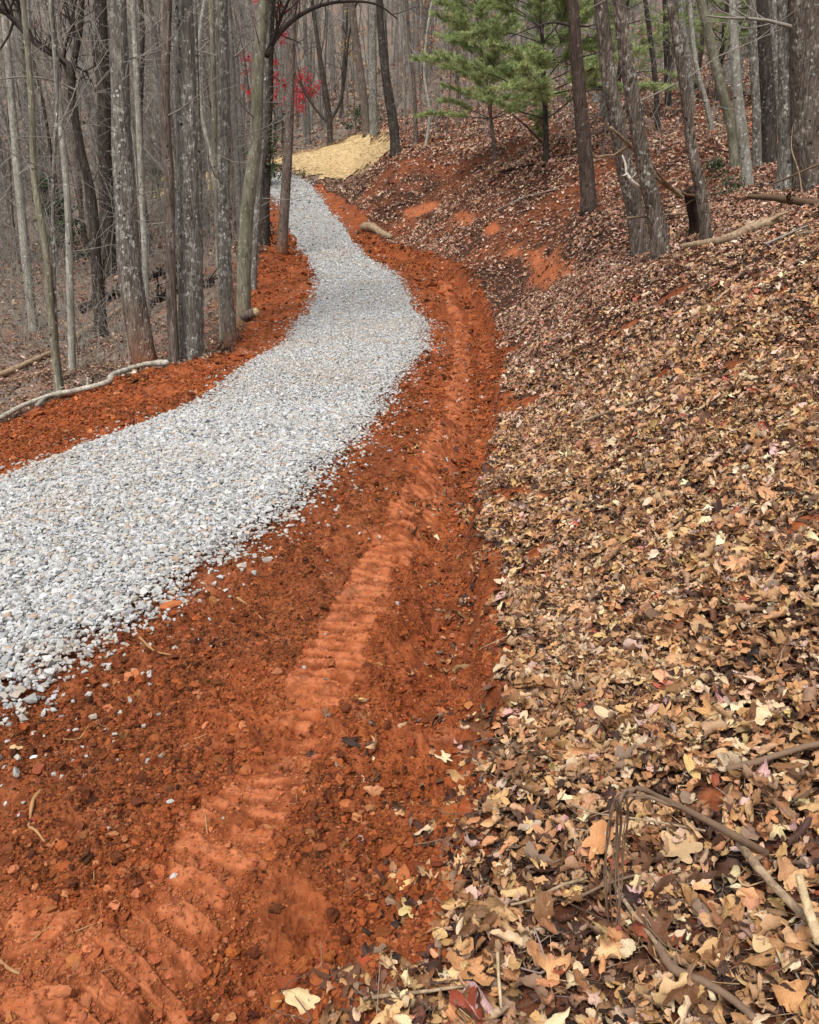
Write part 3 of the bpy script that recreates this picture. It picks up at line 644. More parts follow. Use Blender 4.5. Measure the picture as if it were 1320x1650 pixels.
r, P_, _ = h('E', 'forked_tree', 'blackish leaning tree whose long bare limb arches up to the left edge', [(163, 542), (155, 420), (146, 310), (130, 240), (116, 120), (128, 50), (134, -40)], 20, 8, 'dark', seed=6, low=6, crownmat=MTWIGD, stain=0)
Yb = r.location.y; limb(r, [(118, 128), (104, 100), (60, 70), (28, 38), (-20, -8), (-80, -50)], (Yb, Yb + .6), .085, .045, MTWIGD, sub=14, dep=2, L=1.3)
limb(r, [(124, 146), (80, 128), (40, 124), (-20, 130)], (Yb, Yb - 1), .03, .012, MTWIG, sub=8, dep=2, L=.8)
limb(r, [(112, 112), (122, 70), (118, 30), (126, -20)], (Yb, Yb + .5), .04, .02, MTWIGD, sub=8, dep=2, L=1)
h('F', 'bare_tree', 'dark tree trunk behind and left of the biggest lichen-spotted tree', [(175, 445), (172, 340), (167, 150), (162, 0)], 25, 19, 'dark', seed=7)
h('G', 'bare_tree', 'thick bent lichen-spotted tree above the end of the white fallen branch', [(236, 594), (222, 520), (208, 420), (203, 330), (197, 240), (193, 100), (189, 0)], 40, 27, 'grey', seed=8, flare=.35, stain=.5, sides=44, limbs=11)
h('H', 'bare_tree', 'thin pale stem close to the right side of the thick bent tree', [(237, 515), (233, 400), (226, 250), (220, 114), (214, 0)], 10, 9, 'pale', seed=9, flare=.2)
h('H2', 'bare_tree', 'narrow dark stem between the thick bent tree and the reddish brown one', [(232, 440), (228, 330), (226, 180), (229, 40)], 9, 8, 'dark', seed=10, flare=.2)
h('I', 'bare_tree', 'slim reddish brown tree just left of the blotchy black and white trunk', [(281, 590), (276, 480), (273, 300), (266, 160), (270, 0)], 17, 14, 'rust', seed=11, flare=.3)
h('J', 'bare_tree', 'thick straight tree with blotchy black and white bark in the roadside row', [(307, 585), (306, 450), (302, 265), (299, 120), (294, 0)], 38, 32, 'grey', seed=12, flare=.25, sides=44, limbs=11)
h('J2', 'bare_tree', 'grey stem squeezed against the right side of the blotchy thick trunk', [(322, 560), (320, 420), (318, 250), (314, 80), (312, 0)], 15, 11, 'grey', seed=13, flare=.2, Yoff=1.2)
h('K', 'bare_tree', 'dark mottled tree right of the blotchy trunk, its foot in the red berm', [(373, 563), (365, 470), (360, 350), (361, 200), (357, 0)], 22, 20, 'grey', seed=14, flare=.3, stain=.25)
h('K2', 'sapling', 'thin stem sharing the foot of the dark mottled tree on the berm', [(357, 555), (357, 470), (351, 350), (346, 200), (342, 40)], 10, 8, 'olive', seed=15, flare=.3)
h('K3', 'bare_tree', 'crooked slim pale tree leaning left behind the dark mottled one', [(352, 450), (345, 280), (325, 180), (322, 60), (330, 0)], 8, 6, 'pale', seed=151, flare=.3, height=9)
r, P_, _ = h('L', 'bare_tree', 'pale olive curved tree with an arching limb reaching over the driveway', [(393, 529), (393, 440), (398, 341), (412, 227), (417, 95), (424, 20), (438, -60)], 24, 18, 'olive', seed=16, flare=.25, stain=.2, low=5)
Yb = r.location.y; limb(r, [(430, 90), (440, 68), (470, 34), (512, 10), (560, 2), (612, 9), (640, 30)], (Yb, Yb + 1.2), .055, .012, MTWIGD, sub=12, dep=2, L=.9)
limb(r, [(438, 72), (452, 30), (470, -10)], (Yb, Yb - .5), .04, .02, MTWIGD, sub=5, dep=2)
h('M', 'sapling', 'thin stem right beside the curved olive tree at the bend', [(407, 470), (412, 380), (424, 200), (432, 20)], 11, 8, 'grey', seed=17, flare=.3)
h('N', 'vine_covered_tree', 'dark greenish stem with climbing vine at the inside of the bend', [(426, 398), (428, 300), (432, 180), (436, 0)], 16, 13, 'dark', seed=18, flare=.3)
h('O', 'bare_tree', 'brown tree standing in front of the far driveway at the tip of the red berm', [(453, 411), (459, 330), (464, 246), (469, 100), (472, 0)], 17, 12, 'rust', seed=19, flare=.3, stain=.3)
h('P', 'forked_tree', 'small black tree with spreading forks on top of the straw bank', [(532, 238), (531, 195), (520, 120), (508, 40), (503, 0)], 10, 6, 'dark', seed=20, flare=.5, crownmat=MTWIGD, low=6)
Yb = T['P'][0].location.y
limb(T['P'][0], [(531, 200), (512, 180), (492, 150), (478, 100)], (Yb, Yb), .09, .04, MTWIGD, sub=7, dep=2, L=1.6)
limb(T['P'][0], [(532, 196), (548, 165), (556, 120), (562, 60), (575, 0)], (Yb, Yb), .1, .05, MTWIGD, sub=7, dep=2, L=1.6)
h('Q', 'bare_tree', 'very dark leaning tree at the right end of the straw bank', [(639, 248), (634, 200), (623, 133), (615, 60), (611, 0)], 17, 11, 'dark', seed=21, flare=.5)
h('R', 'bare_tree', 'straight dark grey tree behind the middle of the straw bank', [(603, 222), (601, 150), (601, 60), (602, 0)], 14, 12, 'grey', seed=22, flare=.3)
h('R2', 'bare_tree', 'grey tree leaning left behind the straw bank, left of the straight one', [(592, 222), (584, 140), (573, 60), (565, 0)], 13, 11, 'rust', seed=23, flare=.3)
h('S', 'sapling', 'thin brown sapling right of the very dark leaning tree', [(670, 230), (668, 150), (660, 70), (655, 0)], 7, 5, 'rust', seed=24, height=9)
h('S2', 'sapling', 'crooked pale sapling at the crest between the dark leaning tree and the pines', [(685, 236), (692, 190), (684, 120), (690, 40)], 5, 4, 'pale', seed=25, height=8)
# ---- right bank
h('U', 'pine_tree', 'straight dark red-brown pine trunk standing alone on the leafy bank', [(951, 339), (944, 260), (937, 189), (929, 90), (923, -10)], 25, 18, 'pine', seed=31, flare=.45, low=0, sides=36)
Yb = T['U'][0].location.y
for k, px in enumerate([[(922, 42), (890, 36), (860, 44), (820, 60)], [(925, 40), (950, 42), (975, 30)], [(932, 92), (952, 88), (975, 80), (990, 84)], [(934, 110), (905, 100), (880, 104)], [(928, 66), (905, 60), (880, 20)], [(938, 150), (960, 143), (985, 150)], [(931, 80), (945, 60), (962, 62)]]):
    limb(T['U'][0], px, (Yb, Yb + (-.5, .6, -.3, .4, .5, .4, .2)[k]), .022 if k < 2 else .014, .006, MTWIGD, sub=5, dep=1, L=.4, q=np.random.default_rng(60 + k))
h('V', 'bare_tree', 'left one of two crossing furrowed trees, its foot farther left', [(1036, 407), (1022, 330), (1006, 262), (992, 180), (982, 130), (974, 60), (967, -10)], 30, 22, 'brown', seed=32, flare=.2, sides=40)
h('W', 'bare_tree', 'right one of two crossing furrowed trees, with torn pale wood on its side', [(1070, 411), (1056, 345), (1042, 284), (1026, 200), (1012, 110), (1003, 50), (997, -10)], 28, 21, 'brown', seed=33, flare=.3, sides=40)
h('X', 'bare_tree', 'slim ridged tree beside the black rotten stub, right of the crossing pair', [(1143, 388), (1128, 300), (1115, 235), (1104, 150), (1092, 70), (1080, 0)], 19, 13, 'brown', seed=34, flare=.3, sides=32)
h('Y', 'bare_tree', 'mossy brown tree leaning left behind the pale spotted one', [(1189, 263), (1178, 200), (1158, 125), (1142, 55), (1130, 0)], 17, 14, 'olive', seed=35, flare=.3)
h('Z', 'bare_tree', 'pale grey tree with white lichen spots on the right bank', [(1208, 301), (1198, 230), (1189, 152), (1183, 60), (1181, 0)], 19, 13, 'pale', seed=36, flare=.25, sides=32)
h('AA', 'bare_tree', 'grey tree close between the pale spotted tree and the thick dark one', [(1222, 268), (1219, 180), (1214, 80), (1212, 0)], 14, 13, 'grey', seed=37, flare=.3)
h('BB', 'bare_tree', 'thick nearly black tree in the group on the right bank', [(1241, 260), (1238, 180), (1232, 90), (1226, 0)], 27, 21, 'dark', seed=38, flare=.3)
h('BB2', 'bare_tree', 'grey trunk behind the thick nearly black tree on the right', [(1260, 240), (1256, 160), (1250, 60), (1246, 0)], 18, 16, 'grey', seed=381, flare=.3, Yoff=1.5)
h('CC', 'bare_tree', 'thick greyish tree left of the widest trunk at the right edge', [(1271, 305), (1272, 230), (1270, 130), (1266, 0)], 34, 27, 'grey', seed=39, flare=.35, sides=40)
h('DD', 'bare_tree', 'widest trunk of all, cut off by the right edge of the view', [(1312, 300), (1305, 230), (1300, 130), (1296, 0)], 54, 44, 'brown', seed=40, flare=.3, sides=44)
h('EE', 'sapling', 'slender whitish sapling leaning left in the right woods', [(1152, 214), (1138, 165), (1123, 110), (1115, 50), (1111, 0)], 8, 7, 'pale', seed=41, flare=.2, height=10)
h('GG', 'bare_tree', 'dark slim tree between the crossing pair and the ridged tree, farther back', [(1062, 215), (1056, 130), (1048, 60), (1040, 0)], 9, 7, 'dark', seed=42, flare=.2)
h('GH', 'bare_tree', 'short dark trunk standing deep behind the gap of the right bank', [(1078, 178), (1076, 120), (1074, 60), (1072, 0)], 11, 9, 'dark', seed=43, flare=.2)
h('GI', 'bare_tree', 'dark straight trunk behind the slim ridged tree', [(1112, 190), (1110, 120), (1100, 50), (1094, 0)], 14, 12, 'grey', seed=45, flare=.2)

# ------------------------------------------------------------------ background trees: a few kinds, copied
def proj(x, y, z):
    zc = y * CP - (z - EYE) * SP; yc = y * SP + (z - EYE) * CP; return 660 + F * x / zc, 825 - F * yc / zc, zc
def far_kind(seed, hgt, r0, bark, crown_n, lean, depth=2, start=.4, Lf=3.5, low=6, sides=9, twm=MTWIGF):
    q = np.random.default_rng(seed); P = wander((0, 0, -.3), (lean, q.normal(0, .03), 1), hgt, 16, .035, q, .012); n = 34; P = spline(P, n)
    rad = r0 * (1 - np.linspace(0, 1, n) ** 1.1 * .85)
    ac = Acc(); ac.tube(P, rad, sides, .1, seed, .3); a = ac.mesh('trunk'); a.materials.append(BARK[bark])
    ac = Acc(); crown(ac, P, rad, q, start, crown_n, Lf, depth, low=low, minr=.006, spread=.6); b = ac.mesh('crown'); b.materials.append(twm); return a, b
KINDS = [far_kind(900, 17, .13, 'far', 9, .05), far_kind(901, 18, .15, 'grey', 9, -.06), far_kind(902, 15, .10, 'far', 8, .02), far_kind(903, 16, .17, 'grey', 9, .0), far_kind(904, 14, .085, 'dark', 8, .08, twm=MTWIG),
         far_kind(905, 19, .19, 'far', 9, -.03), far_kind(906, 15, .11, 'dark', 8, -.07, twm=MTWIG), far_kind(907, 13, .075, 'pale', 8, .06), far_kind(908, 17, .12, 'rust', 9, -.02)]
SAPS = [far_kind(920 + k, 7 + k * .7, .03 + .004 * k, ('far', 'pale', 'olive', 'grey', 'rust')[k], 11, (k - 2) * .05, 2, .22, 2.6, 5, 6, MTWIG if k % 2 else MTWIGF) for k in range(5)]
placed = [tuple(t[0].location)[:2] for t in T.values()]
def plant(name, label, group, cat, data, x, y, sc, rz):
    root = link(name, None); root.location = (x, y, Hp(x, y)); root.rotation_euler = (0, 0, rz); root.scale = (sc, sc, sc)
    link('trunk', data[0], root); link('crown', data[1], root); return tag(root, label, cat, group)
def wood(n, r0, r1, a0, a1, test, gap, kinds, name, cat, label, group, smin=.8, smax=1.25, pw=1):
    got = 0; tries = 0
    while got < n and tries < n * 60:
        tries += 1; u = rng.random(); r = math.sqrt(r0 ** 2 + u * (r1 ** 2 - r0 ** 2)) if pw else r0 * (r1 / r0) ** u
        a = math.radians(rng.uniform(a0, a1)); x, y = r * math.sin(a), r * math.cos(a)
        X, Y = np.array([x]), np.array([y])
        if sd(ROAD, X, Y)[0] > -1.2 or sd(STRAW, X, Y)[0] > -.5 or sd(DIRT, X, Y)[0] > -.5: continue
        z = H0(x, y)[0]; pu, pv, zc = proj(x, y, z)
        if not test(pu, pv): continue
        if any((x - p[0]) ** 2 + (y - p[1]) ** 2 < gap * gap for p in placed): continue
        placed.append((x, y)); plant(name, label, group, cat, kinds[rng.integers(0, len(kinds))], x, y, rng.uniform(smin, smax), rng.uniform(0, 6.28)); got += 1
LT = lambda u, v: u < 432 and v < 455 and not (340 < u < 432 and v > 400)
wood(42, 24, 46, -38, -6, LT, 1.1, KINDS, 'bare_tree', 'tree', 'slim bare tree on the left slope, behind the roadside row of lichen-spotted trunks', 'slim trees behind the roadside row on the left', .6, .95)
wood(50, 17, 46, -36, -7, LT, .7, SAPS, 'sapling', 'sapling', 'thin bare sapling among the left woods, behind the roadside row', 'thin saplings in the left woods', .8, 1.3)
wood(46, 44, 78, -36, -6, lambda u, v: u < 440 and v < 330, 1.2, KINDS, 'bare_tree', 'tree', 'grey bare tree far down in the left woods where the slope rises again', 'far trees of the left woods', .8, 1.2)
wood(64, 62, 112, -12, 12, lambda u, v: 425 < u < 840 and v < 236, 1.3, KINDS, 'bare_tree', 'tree', 'bare grey tree in the dense woods beyond the yellow straw bank', 'trees beyond the straw bank', .8, 1.3)
wood(16, 44, 75, -4, 12, lambda u, v: 640 < u < 900 and v < 222, 1.5, SAPS, 'sapling', 'sapling', 'thin bare sapling in the woods at the top of the far bank', 'saplings at the top of the far bank', .8, 1.5)
wood(58, 27, 85, 8, 38, lambda u, v: u > 830 and v < 205, 1.3, KINDS, 'bare_tree', 'tree', 'bare tree in the woods behind the pines and trunks of the right bank', 'trees behind the right bank', .6, 1.1)
wood(16, 20, 50, 10, 36, lambda u, v: u > 960 and v < 255, 1.1, SAPS, 'sapling', 'sapling', 'thin bare sapling between the tree trunks on the right bank', 'saplings on the right bank', .7, 1.1)

def mass():
    q = np.random.default_rng(77); ac = Acc(); k = 0
    while k < 1500:
        r = q.uniform(78, 205); a = math.radians(q.uniform(-38, 36)); x, y = r * math.sin(a), r * math.cos(a); z = H0(x, y)[0]; hh = q.uniform(9, 18)
        d = np.array([q.normal(0, .06), q.normal(0, .06), 1.]); P = wander((x, y, z - .5), d, hh, 5, .04, q, .01); rr = q.uniform(.05, .17)
        ac.tube(P, np.linspace(rr, rr * .25, 6), 5, cap=False)
        for _ in range(9):
            i = q.integers(1, 5); e = np.array([q.normal(), q.normal(), q.uniform(.3, 1.4)]); e /= np.linalg.norm(e)
            B = wander(P[i], e, q.uniform(1.2, 3.5), 3, .2, q, .1); ac.tube(B, np.linspace(rr * .3, .012, 4), 3, cap=False)
        k += 1
    tag(link('distant_woods', ac.mesh('distant_woods'), mat=BARK['far']), 'hazy grey mass of far-off bare woods on the opposite hillside', kind='stuff')
mass()
def brush():
    q = np.random.default_rng(78); ac = Acc(); n = 0
    spots = []
    while n < 2100:
        left = q.random() < .6
        if left: r = q.uniform(13, 62); a = q.uniform(-38, -6)
        else: r = q.uniform(24, 90); a = q.uniform(-6, 36)
        a = math.radians(a); x, y = r * math.sin(a), r * math.cos(a); X, Y = np.array([x]), np.array([y])
        if sd(ROAD, X, Y)[0] > -.8 or sd(STRAW, X, Y)[0] > -.4 or sd(DIRT, X, Y)[0] > -.5: continue
        z = H0(x, y)[0]; pu, pv, zc = proj(x, y, z)
        if (not left and (pv > 236 if pu < 900 else pv > 262)) or (left and (pu > 430 or pv > 600)): continue
        hh = q.uniform(.5, 3.6) * (.5 if r < 22 else 1); P = wander((x, y, z - .05), (q.normal(0, .3), q.normal(0, .3), 1), hh, 6, .13, q, .02)
        rr = .0045 + .0022 * hh + r * .00008; ac.tube(P, np.linspace(rr, rr * .3, 7), 4, cap=False)
        for _ in range(q.integers(3, 9)):
            i = q.integers(1, 6); e = np.array([q.normal(), q.normal(), q.uniform(0, 1.2)]); e /= np.linalg.norm(e)
            ac.tube(wander(P[i], e, hh * q.uniform(.2, .5), 3, .25, q, .06), np.linspace(rr * .5, rr * .25, 4), 3, cap=False)
        n += 1
    tag(link('undergrowth', ac.mesh('undergrowth'), mat=MTWIG), 'tangle of thin bare undergrowth stems between the trees', kind='stuff')
brush()

# ------------------------------------------------------------------ foliage
def mat_leafy(name, c1, c2, rough=.6, trans=.0):
    m = M(name, rough, .25); z = m.sep(m.attr('stain').outputs['Color'])[0]
    return m.fin(m.mix(z, c1, c2))
MPINE = mat_leafy('pine_needles', (.20, .27, .09), (.50, .56, .25)); MEVER = mat_leafy('evergreen_leaves', (.016, .036, .014), (.055, .095, .035))
MRED = mat_leafy('red_leaves', (.34, .012, .022), (.62, .05, .06)); MBEECH = mat_leafy('withered_beech_leaves', (.30, .15, .08), (.55, .33, .19)); MYEL = mat_leafy('yellow_leaves', (.42, .25, .06), (.6, .42, .12))
def faces(ac, C, D, L, Wd, q, st):
    """thin two-triangle blades: base points C, directions D"""
    n = len(C); s_ = np.cross(D, q.normal(size=(n, 3))); s_ /= np.linalg.norm(s_, axis=1)[:, None] + 1e-9; Wd = np.broadcast_to(Wd, n)[:, None]; L = np.broadcast_to(L, n)[:, None]
    V = np.stack([C, C + D * L * .5 + s_ * Wd, C + D * L, C + D * L * .5 - s_ * Wd], 1).reshape(-1, 3)
    ac.add(V, np.arange(n * 4).reshape(-1, 4), (), np.repeat(st, 4))
def pine(name, label, x, y, hgt, spread, seed, bark='dark', lo=.18, dens=1.0, lean=(0, 0), nl=.11):
    q = np.random.default_rng(seed); root = link(name, None); root.location = (x, y, Hp(x, y))
    P = spline(wander((0, 0, -.15), (lean[0], lean[1], 1), hgt, 8, .03, q, .02), 40); rad = np.linspace(hgt * .0125, .008, 40)
    ac = Acc(); ac.tube(P, rad, 14, .08, seed, .4); link('trunk', ac.mesh('trunk'), root, BARK[bark])
    ac = Acc(); lf = Acc(); t = lo
    while t < .99:
        i = min(int(t * 39), 38); b = P[i]; a0 = q.uniform(0, 6.28); nb = q.integers(4, 6)
        for k in range(nb):
            a = a0 + k * 6.28 / nb + q.normal(0, .2); L = spread * (1 - t) ** .45 * q.uniform(.4, 1.2) + .25
            B = wander(b, (math.cos(a), math.sin(a), .25 + .5 * t), L, 8, .09, q, -.015); ac.tube(B, np.linspace(.022 * (1 - t) + .006, .003, 9), 5, cap=False)
            m = int(13 * dens * L) + 3
            for _ in range(m):
                u = q.uniform(.28, 1); j = min(int(u * 8), 7); p = B[j] + (B[j + 1] - B[j]) * (u * 8 - j); dd = B[j + 1] - B[j]; dd /= np.linalg.norm(dd)
                sd_ = np.cross(dd, [0, 0, 1]) * q.choice([-1, 1]); e = dd * .7 + sd_ * q.uniform(.3, 1) + np.array([0, 0, q.normal(.05, .18)]); e /= np.linalg.norm(e)
                ll = q.uniform(.18, .55) * (1.15 - u * .6); S = wander(p, e, ll, 3, .12, q, .02); ac.tube(S, np.linspace(.005, .002, 4), 3, cap=False)
                nn = int(46 * ll / .35 * dens) + 20; w = q.uniform(.15, 1, nn); C = S[0] + (S[-1] - S[0]) * w[:, None] + q.normal(0, .008, (nn, 3))
                D = e[None] * .75 + q.normal(0, .55, (nn, 3)) + np.array([0, 0, .12]); D /= np.linalg.norm(D, axis=1)[:, None]
                faces(lf, C, D, q.uniform(.6, 1.3, nn) * nl, .0045, q, np.clip(np.full(nn, q.uniform(.1, .9)) + q.normal(0, .15, nn), 0, 1))
        t += q.uniform(.045, .075)
    link('branches', ac.mesh('branches'), root, MTWIGD); link('needles', lf.mesh('needles'), root, MPINE); return tag(root, label, 'pine tree')
def put(u, v, Y): p = at(u, v, Y); return p[0], p[1]
pine('young_pine', 'bushy young green pine left of the straight dark trunk, with a crooked foot', *put(880, 265, 26), 7.6, 3.7, 1, lo=.2, dens=1.9, lean=(-.06, 0))
pine('young_pine', 'slim-stemmed green pine at the left edge of the bushy pine', *put(800, 215, 32), 6.5, 2.6, 2, lo=.28, dens=1.6, bark='rust', lean=(-.1, 0))
pine('young_pine', 'green pine directly behind the straight dark trunk and crossing pair', *put(985, 215, 31), 8.5, 2.6, 3, lo=.2, dens=1.0)
pine('young_pine', 'green pine seen between the slim ridged tree and the pale spotted one', *put(1150, 200, 34), 8.5, 2.2, 4, lo=.2)
pine('young_pine', 'green pine farther back between the crossing pair and ridged tree', *put(1075, 190, 42), 8.5, 2.6, 5, lo=.2, dens=.8)
pine('young_pine', 'green pine seen over the shoulder of the pale spotted tree, toward the right edge', *put(1215, 215, 33), 6.5, 1.6, 6, lo=.3)
pine('young_pine', 'tall pale green pine high behind the bushy young pine', *put(862, 200, 45), 12, 3.2, 7, lo=.3, dens=.8)

def leafy(name, label, cat, x, y, hgt, r0, seed, n, size, matl, lo=.25, Lf=1.6, flat=.3, bark='rust', lim=14, tw=None, part='leaves'):
    q = np.random.default_rng(seed); root = link(name, None); root.location = (x, y, Hp(x, y))
    P = spline(wander((0, 0, -.15), (q.normal(0, .06), 0, 1), hgt, 8, .05, q, .02), 30); rad = np.linspace(r0, r0 * .2, 30)
    ac = Acc(); ac.tube(P, rad, 8, .08, seed, .3); link('trunk', ac.mesh('trunk'), root, BARK[bark])
    ac = Acc(); lf = Acc(); tips = []
    for k in range(lim):
        t = q.uniform(lo, .97); b = P[int(t * 29)]; a = q.uniform(0, 6.28); B = wander(b, (math.cos(a), math.sin(a), q.uniform(flat - .2, flat + .3)), Lf * (1.2 - t) * q.uniform(.6, 1.3), 6, .14, q, 0)
        ac.tube(B, np.linspace(r0 * .3, .004, 7), 4, cap=False)
        for _ in range(3):
            i = q.integers(1, 6); S = wander(B[i], (B[i] - B[i - 1]) + q.normal(0, .1, 3), .5 * Lf * q.uniform(.3, .7), 3, .2, q, 0); ac.tube(S, np.linspace(r0 * .12, .003, 4), 3, cap=False); tips.append(S)
        tips.append(B)
    for _ in range(n // 6):
        S = tips[q.integers(0, len(tips))]; c = S[q.integers(1, len(S))]; C = c + q.normal(0, size * .9, (6, 3)) * np.array([1, 1, .8]); D = q.normal(0, 1, (6, 3)) + np.array([0, 0, -.4]); D /= np.linalg.norm(D, axis=1)[:, None]
        faces(lf, C, D, q.uniform(.6, 1.2, 6) * size, size * .3, q, np.clip(q.uniform(0, 1) + q.normal(0, .2, 6), 0, 1))
    link('branches', ac.mesh('branches'), root, tw or MTWIG); link(part, lf.mesh(part), root, matl); return tag(root, label, cat)
leafy('red_leaved_tree', 'small tree with sparse bright crimson leaves beyond the straw bank', 'tree', *put(455, 235, 66), 12.5, .07, 31, 2600, .17, MRED, .2, 4.2, .35)
leafy('red_leaved_tree', 'low crimson-leaved sapling under the bigger crimson tree', 'tree', *put(492, 235, 64), 5.2, .04, 32, 700, .15, MRED, .5, 1.8, .1)
leafy('beech_sapling', 'sapling with pale orange withered leaves in level layers, nearest to the pines', 'sapling', *put(742, 214, 50), 9, .05, 33, 1300, .12, MBEECH, .2, 3.2, .05)
leafy('beech_sapling', 'sapling with withered tan leaves right of the very dark leaning tree', 'sapling', *put(690, 216, 52), 7.5, .045, 34, 800, .12, MBEECH, .2, 2.6, .05)
leafy('beech_sapling', 'tan-leaved sapling deeper in the woods behind the other withered ones', 'sapling', *put(790, 200, 60), 11, .06, 35, 1100, .13, MBEECH, .3, 3.2, .1)
leafy('yellow_leaved_sapling', 'sapling with a few yellow leaves behind the straw bank', 'sapling', *put(575, 222, 62), 9, .05, 36, 220, .15, MYEL, .4, 2.0, .2)
leafy('evergreen_shrub', 'dark green shrub between thin trees in the left woods', 'shrub', *put(101, 372, 32), 3.3, .03, 41, 3800, .09, MEVER, .1, 1.3, .3, lim=26)
leafy('evergreen_shrub', 'dark green shrub behind the brown tree at the inside of the bend', 'shrub', *put(436, 285, 50), 3.0, .03, 42, 3000, .12, MEVER, .1, 1.7, .3, lim=22)
leafy('evergreen_shrub', 'small green shrub glimpsed behind the blotchy thick trunk', 'shrub', *put(255, 283, 55), 2.2, .03, 43, 2000, .12, MEVER, .1, 1.7, .3, lim=20)
leafy('evergreen_shrub', 'low green shrub at the foot of the woods behind the straw bank crest', 'shrub', *put(585, 228, 64), 1.6, .03, 44, 2000, .13, MEVER, .1, 2.2, .1, lim=22)
leafy('evergreen_shrub', 'low green sprig on the forest floor right of the pale spotted tree group', 'shrub', *put(1175, 330, 14.5), .5, .006, 45, 350, .05, MEVER, .1, .5, .1, lim=12)
leafy('evergreen_shrub', 'green clump near the black rotten stub on the left side of its log', 'shrub', *put(1150, 262, 19), .7, .008, 46, 500, .06, MEVER, .1, .6, .1, lim=12)
# vine on the dark greenish stem
b = np.array(T['N'][0].location); P = T['N'][1]; q = np.random.default_rng(9); ac = Acc(); lf = Acc()
th = np.linspace(0, 16, 60); V = np.array([np.interp(np.linspace(0, 9, 60), P[:, 2] - P[0, 2], P[:, k]) for k in range(3)]).T + np.c_[np.cos(th), np.sin(th), np.zeros(60)] * .26 + q.normal(0, .03, (60, 3))
ac.tube(V, .016, 6); link('vine', ac.mesh('vine'), T['N'][0], MTWIGD)
for p in V:
    n_ = 9; D = q.normal(0, 1, (n_, 3)); D /= np.linalg.norm(D, axis=1)[:, None]; faces(lf, p + q.normal(0, .12, (n_, 3)), D, .12, .035, q, q.uniform(0, 1, n_))
link('vine_leaves', lf.mesh('vine_leaves'), T['N'][0], MEVER)

# ------------------------------------------------------------------ straw on the cut bank
def straw():
    m = M('straw', .9, .15); P = m.map((1, 1, 1)); n = m.noise(P, 2.2, 6, .7); f = m.noise(P, 22, 5, .7)
    c = m.mix(m.rng(n, .35, .65), (.52, .38, .20), (.66, .50, .28)); c = m.mix(m.rng(f, .4, .65), m.mix(1, c, (.7, .66, .6), 'MULTIPLY'), c); mt = m.fin(c, m.bump(f, .6, .03))
    g = .16; x0, y0 = STRAW.min(0); x1, y1 = STRAW.max(0); xs = np.arange(x0, x1, g); ys = np.arange(y0, y1, g); X, Y = np.meshgrid(xs, ys); x, y = X.ravel(), Y.ravel()
    s = sd(STRAW, x, y) + (fbm(x * .9, y * .9, 801, 3) - .5) * 1.8 + (fbm(x * 4, y * 4, 805, 2) - .5) * 1.6; s = np.where(fbm(x * 2.2, y * 2.2, 807, 4) > .9, -1, s); keep = (s > 0).reshape(X.shape)
    rd = sd(ROAD, x, y).reshape(X.shape); keep &= rd < .1
    z = H(x, y) + .03 + (fbm(x * 2, y * 2, 803, 4)) * .14 - .03
    ix = np.arange(len(x)).reshape(X.shape); c4 = keep[:-1, :-1] & keep[1:, :-1] & keep[1:, 1:] & keep[:-1, 1:]
    Q = np.stack([ix[:-1, :-1][c4], ix[:-1, 1:][c4], ix[1:, 1:][c4], ix[1:, :-1][c4]], -1)
    used = np.unique(Q); mp = np.zeros(len(x), int); mp[used] = np.arange(len(used)); Vv = np.c_[x, y, z][used]
    q = np.random.default_rng(5); ac = Acc(); ac.add(Vv, mp[Q]); k = q.integers(0, len(used), 9000); C = Vv[k] + np.where(q.random((9000, 1)) < .3, q.normal(0, .45, (9000, 3)), q.normal(0, .05, (9000, 3))) * np.array([1, 1, .15]) + np.array([0, 0, .04])
    D = q.normal(0, 1, (9000, 3)) * np.array([1, 1, .35]); D /= np.linalg.norm(D, axis=1)[:, None]; faces(ac, C, D, q.uniform(.15, .4, 9000), .012, q, np.zeros(9000))
    tag(link('straw_mulch', ac.mesh('straw_mulch'), mat=mt), 'yellow straw mulch spread over the cut bank at the driveway bend', kind='stuff')
straw()

# ------------------------------------------------------------------ logs, sticks, roots, rocks
def grain(name, c1, c2, c3):
    m = M(name, .85, .2); n = m.noise(m.map(), 9, 6, .75, 1.5); f = m.noise(m.map(), 45, 5, .7); c = m.ramp(n, [(.35, c1), (.5, c2), (.66, c3)]); c = m.mix(m.rng(f, .35, .6, .6, 0), c, m.mix(1, c, (.45, .42, .4), 'MULTIPLY'))
    return m.fin(c, m.bump(f, .9, .008))
MWHITE = grain('pale_barkless_wood', (.20, .165, .13), (.48, .43, .35), (.62, .58, .50)); MTAN = grain('tan_dry_wood', (.13, .085, .055), (.36, .255, .16), (.52, .39, .26)); MBRN = simple('brown_wet_wood', (.12, .075, .045), .85, .5, 16)
MSTEM = simple('dead_stem', (.19, .122, .080), .75, .45, 30); MROOT = simple('clay_stained_root', (.36, .19, .085), .85, .4, 30); MROT = simple('rotten_black_wood', (.025, .014, .010), .95, .6, 12)
MROCK = simple('clay_chunk', (.40, .125, .045), .9, .35, 25); MCREAM = grain('fresh_cut_wood', (.30, .21, .12), (.58, .43, .25), (.68, .54, .34)); MSPL = simple('white_torn_wood', (.62, .57, .48), .8, .2, 20)
def pts3(px, lift=0.0):
    out = []
    for p in px:
        if len(p) == 3: out.append(at(*p))
        else:
            a = hit(*p); out.append([a[0], a[1], Hp(a[0], a[1]) + lift])
    return np.array(out)
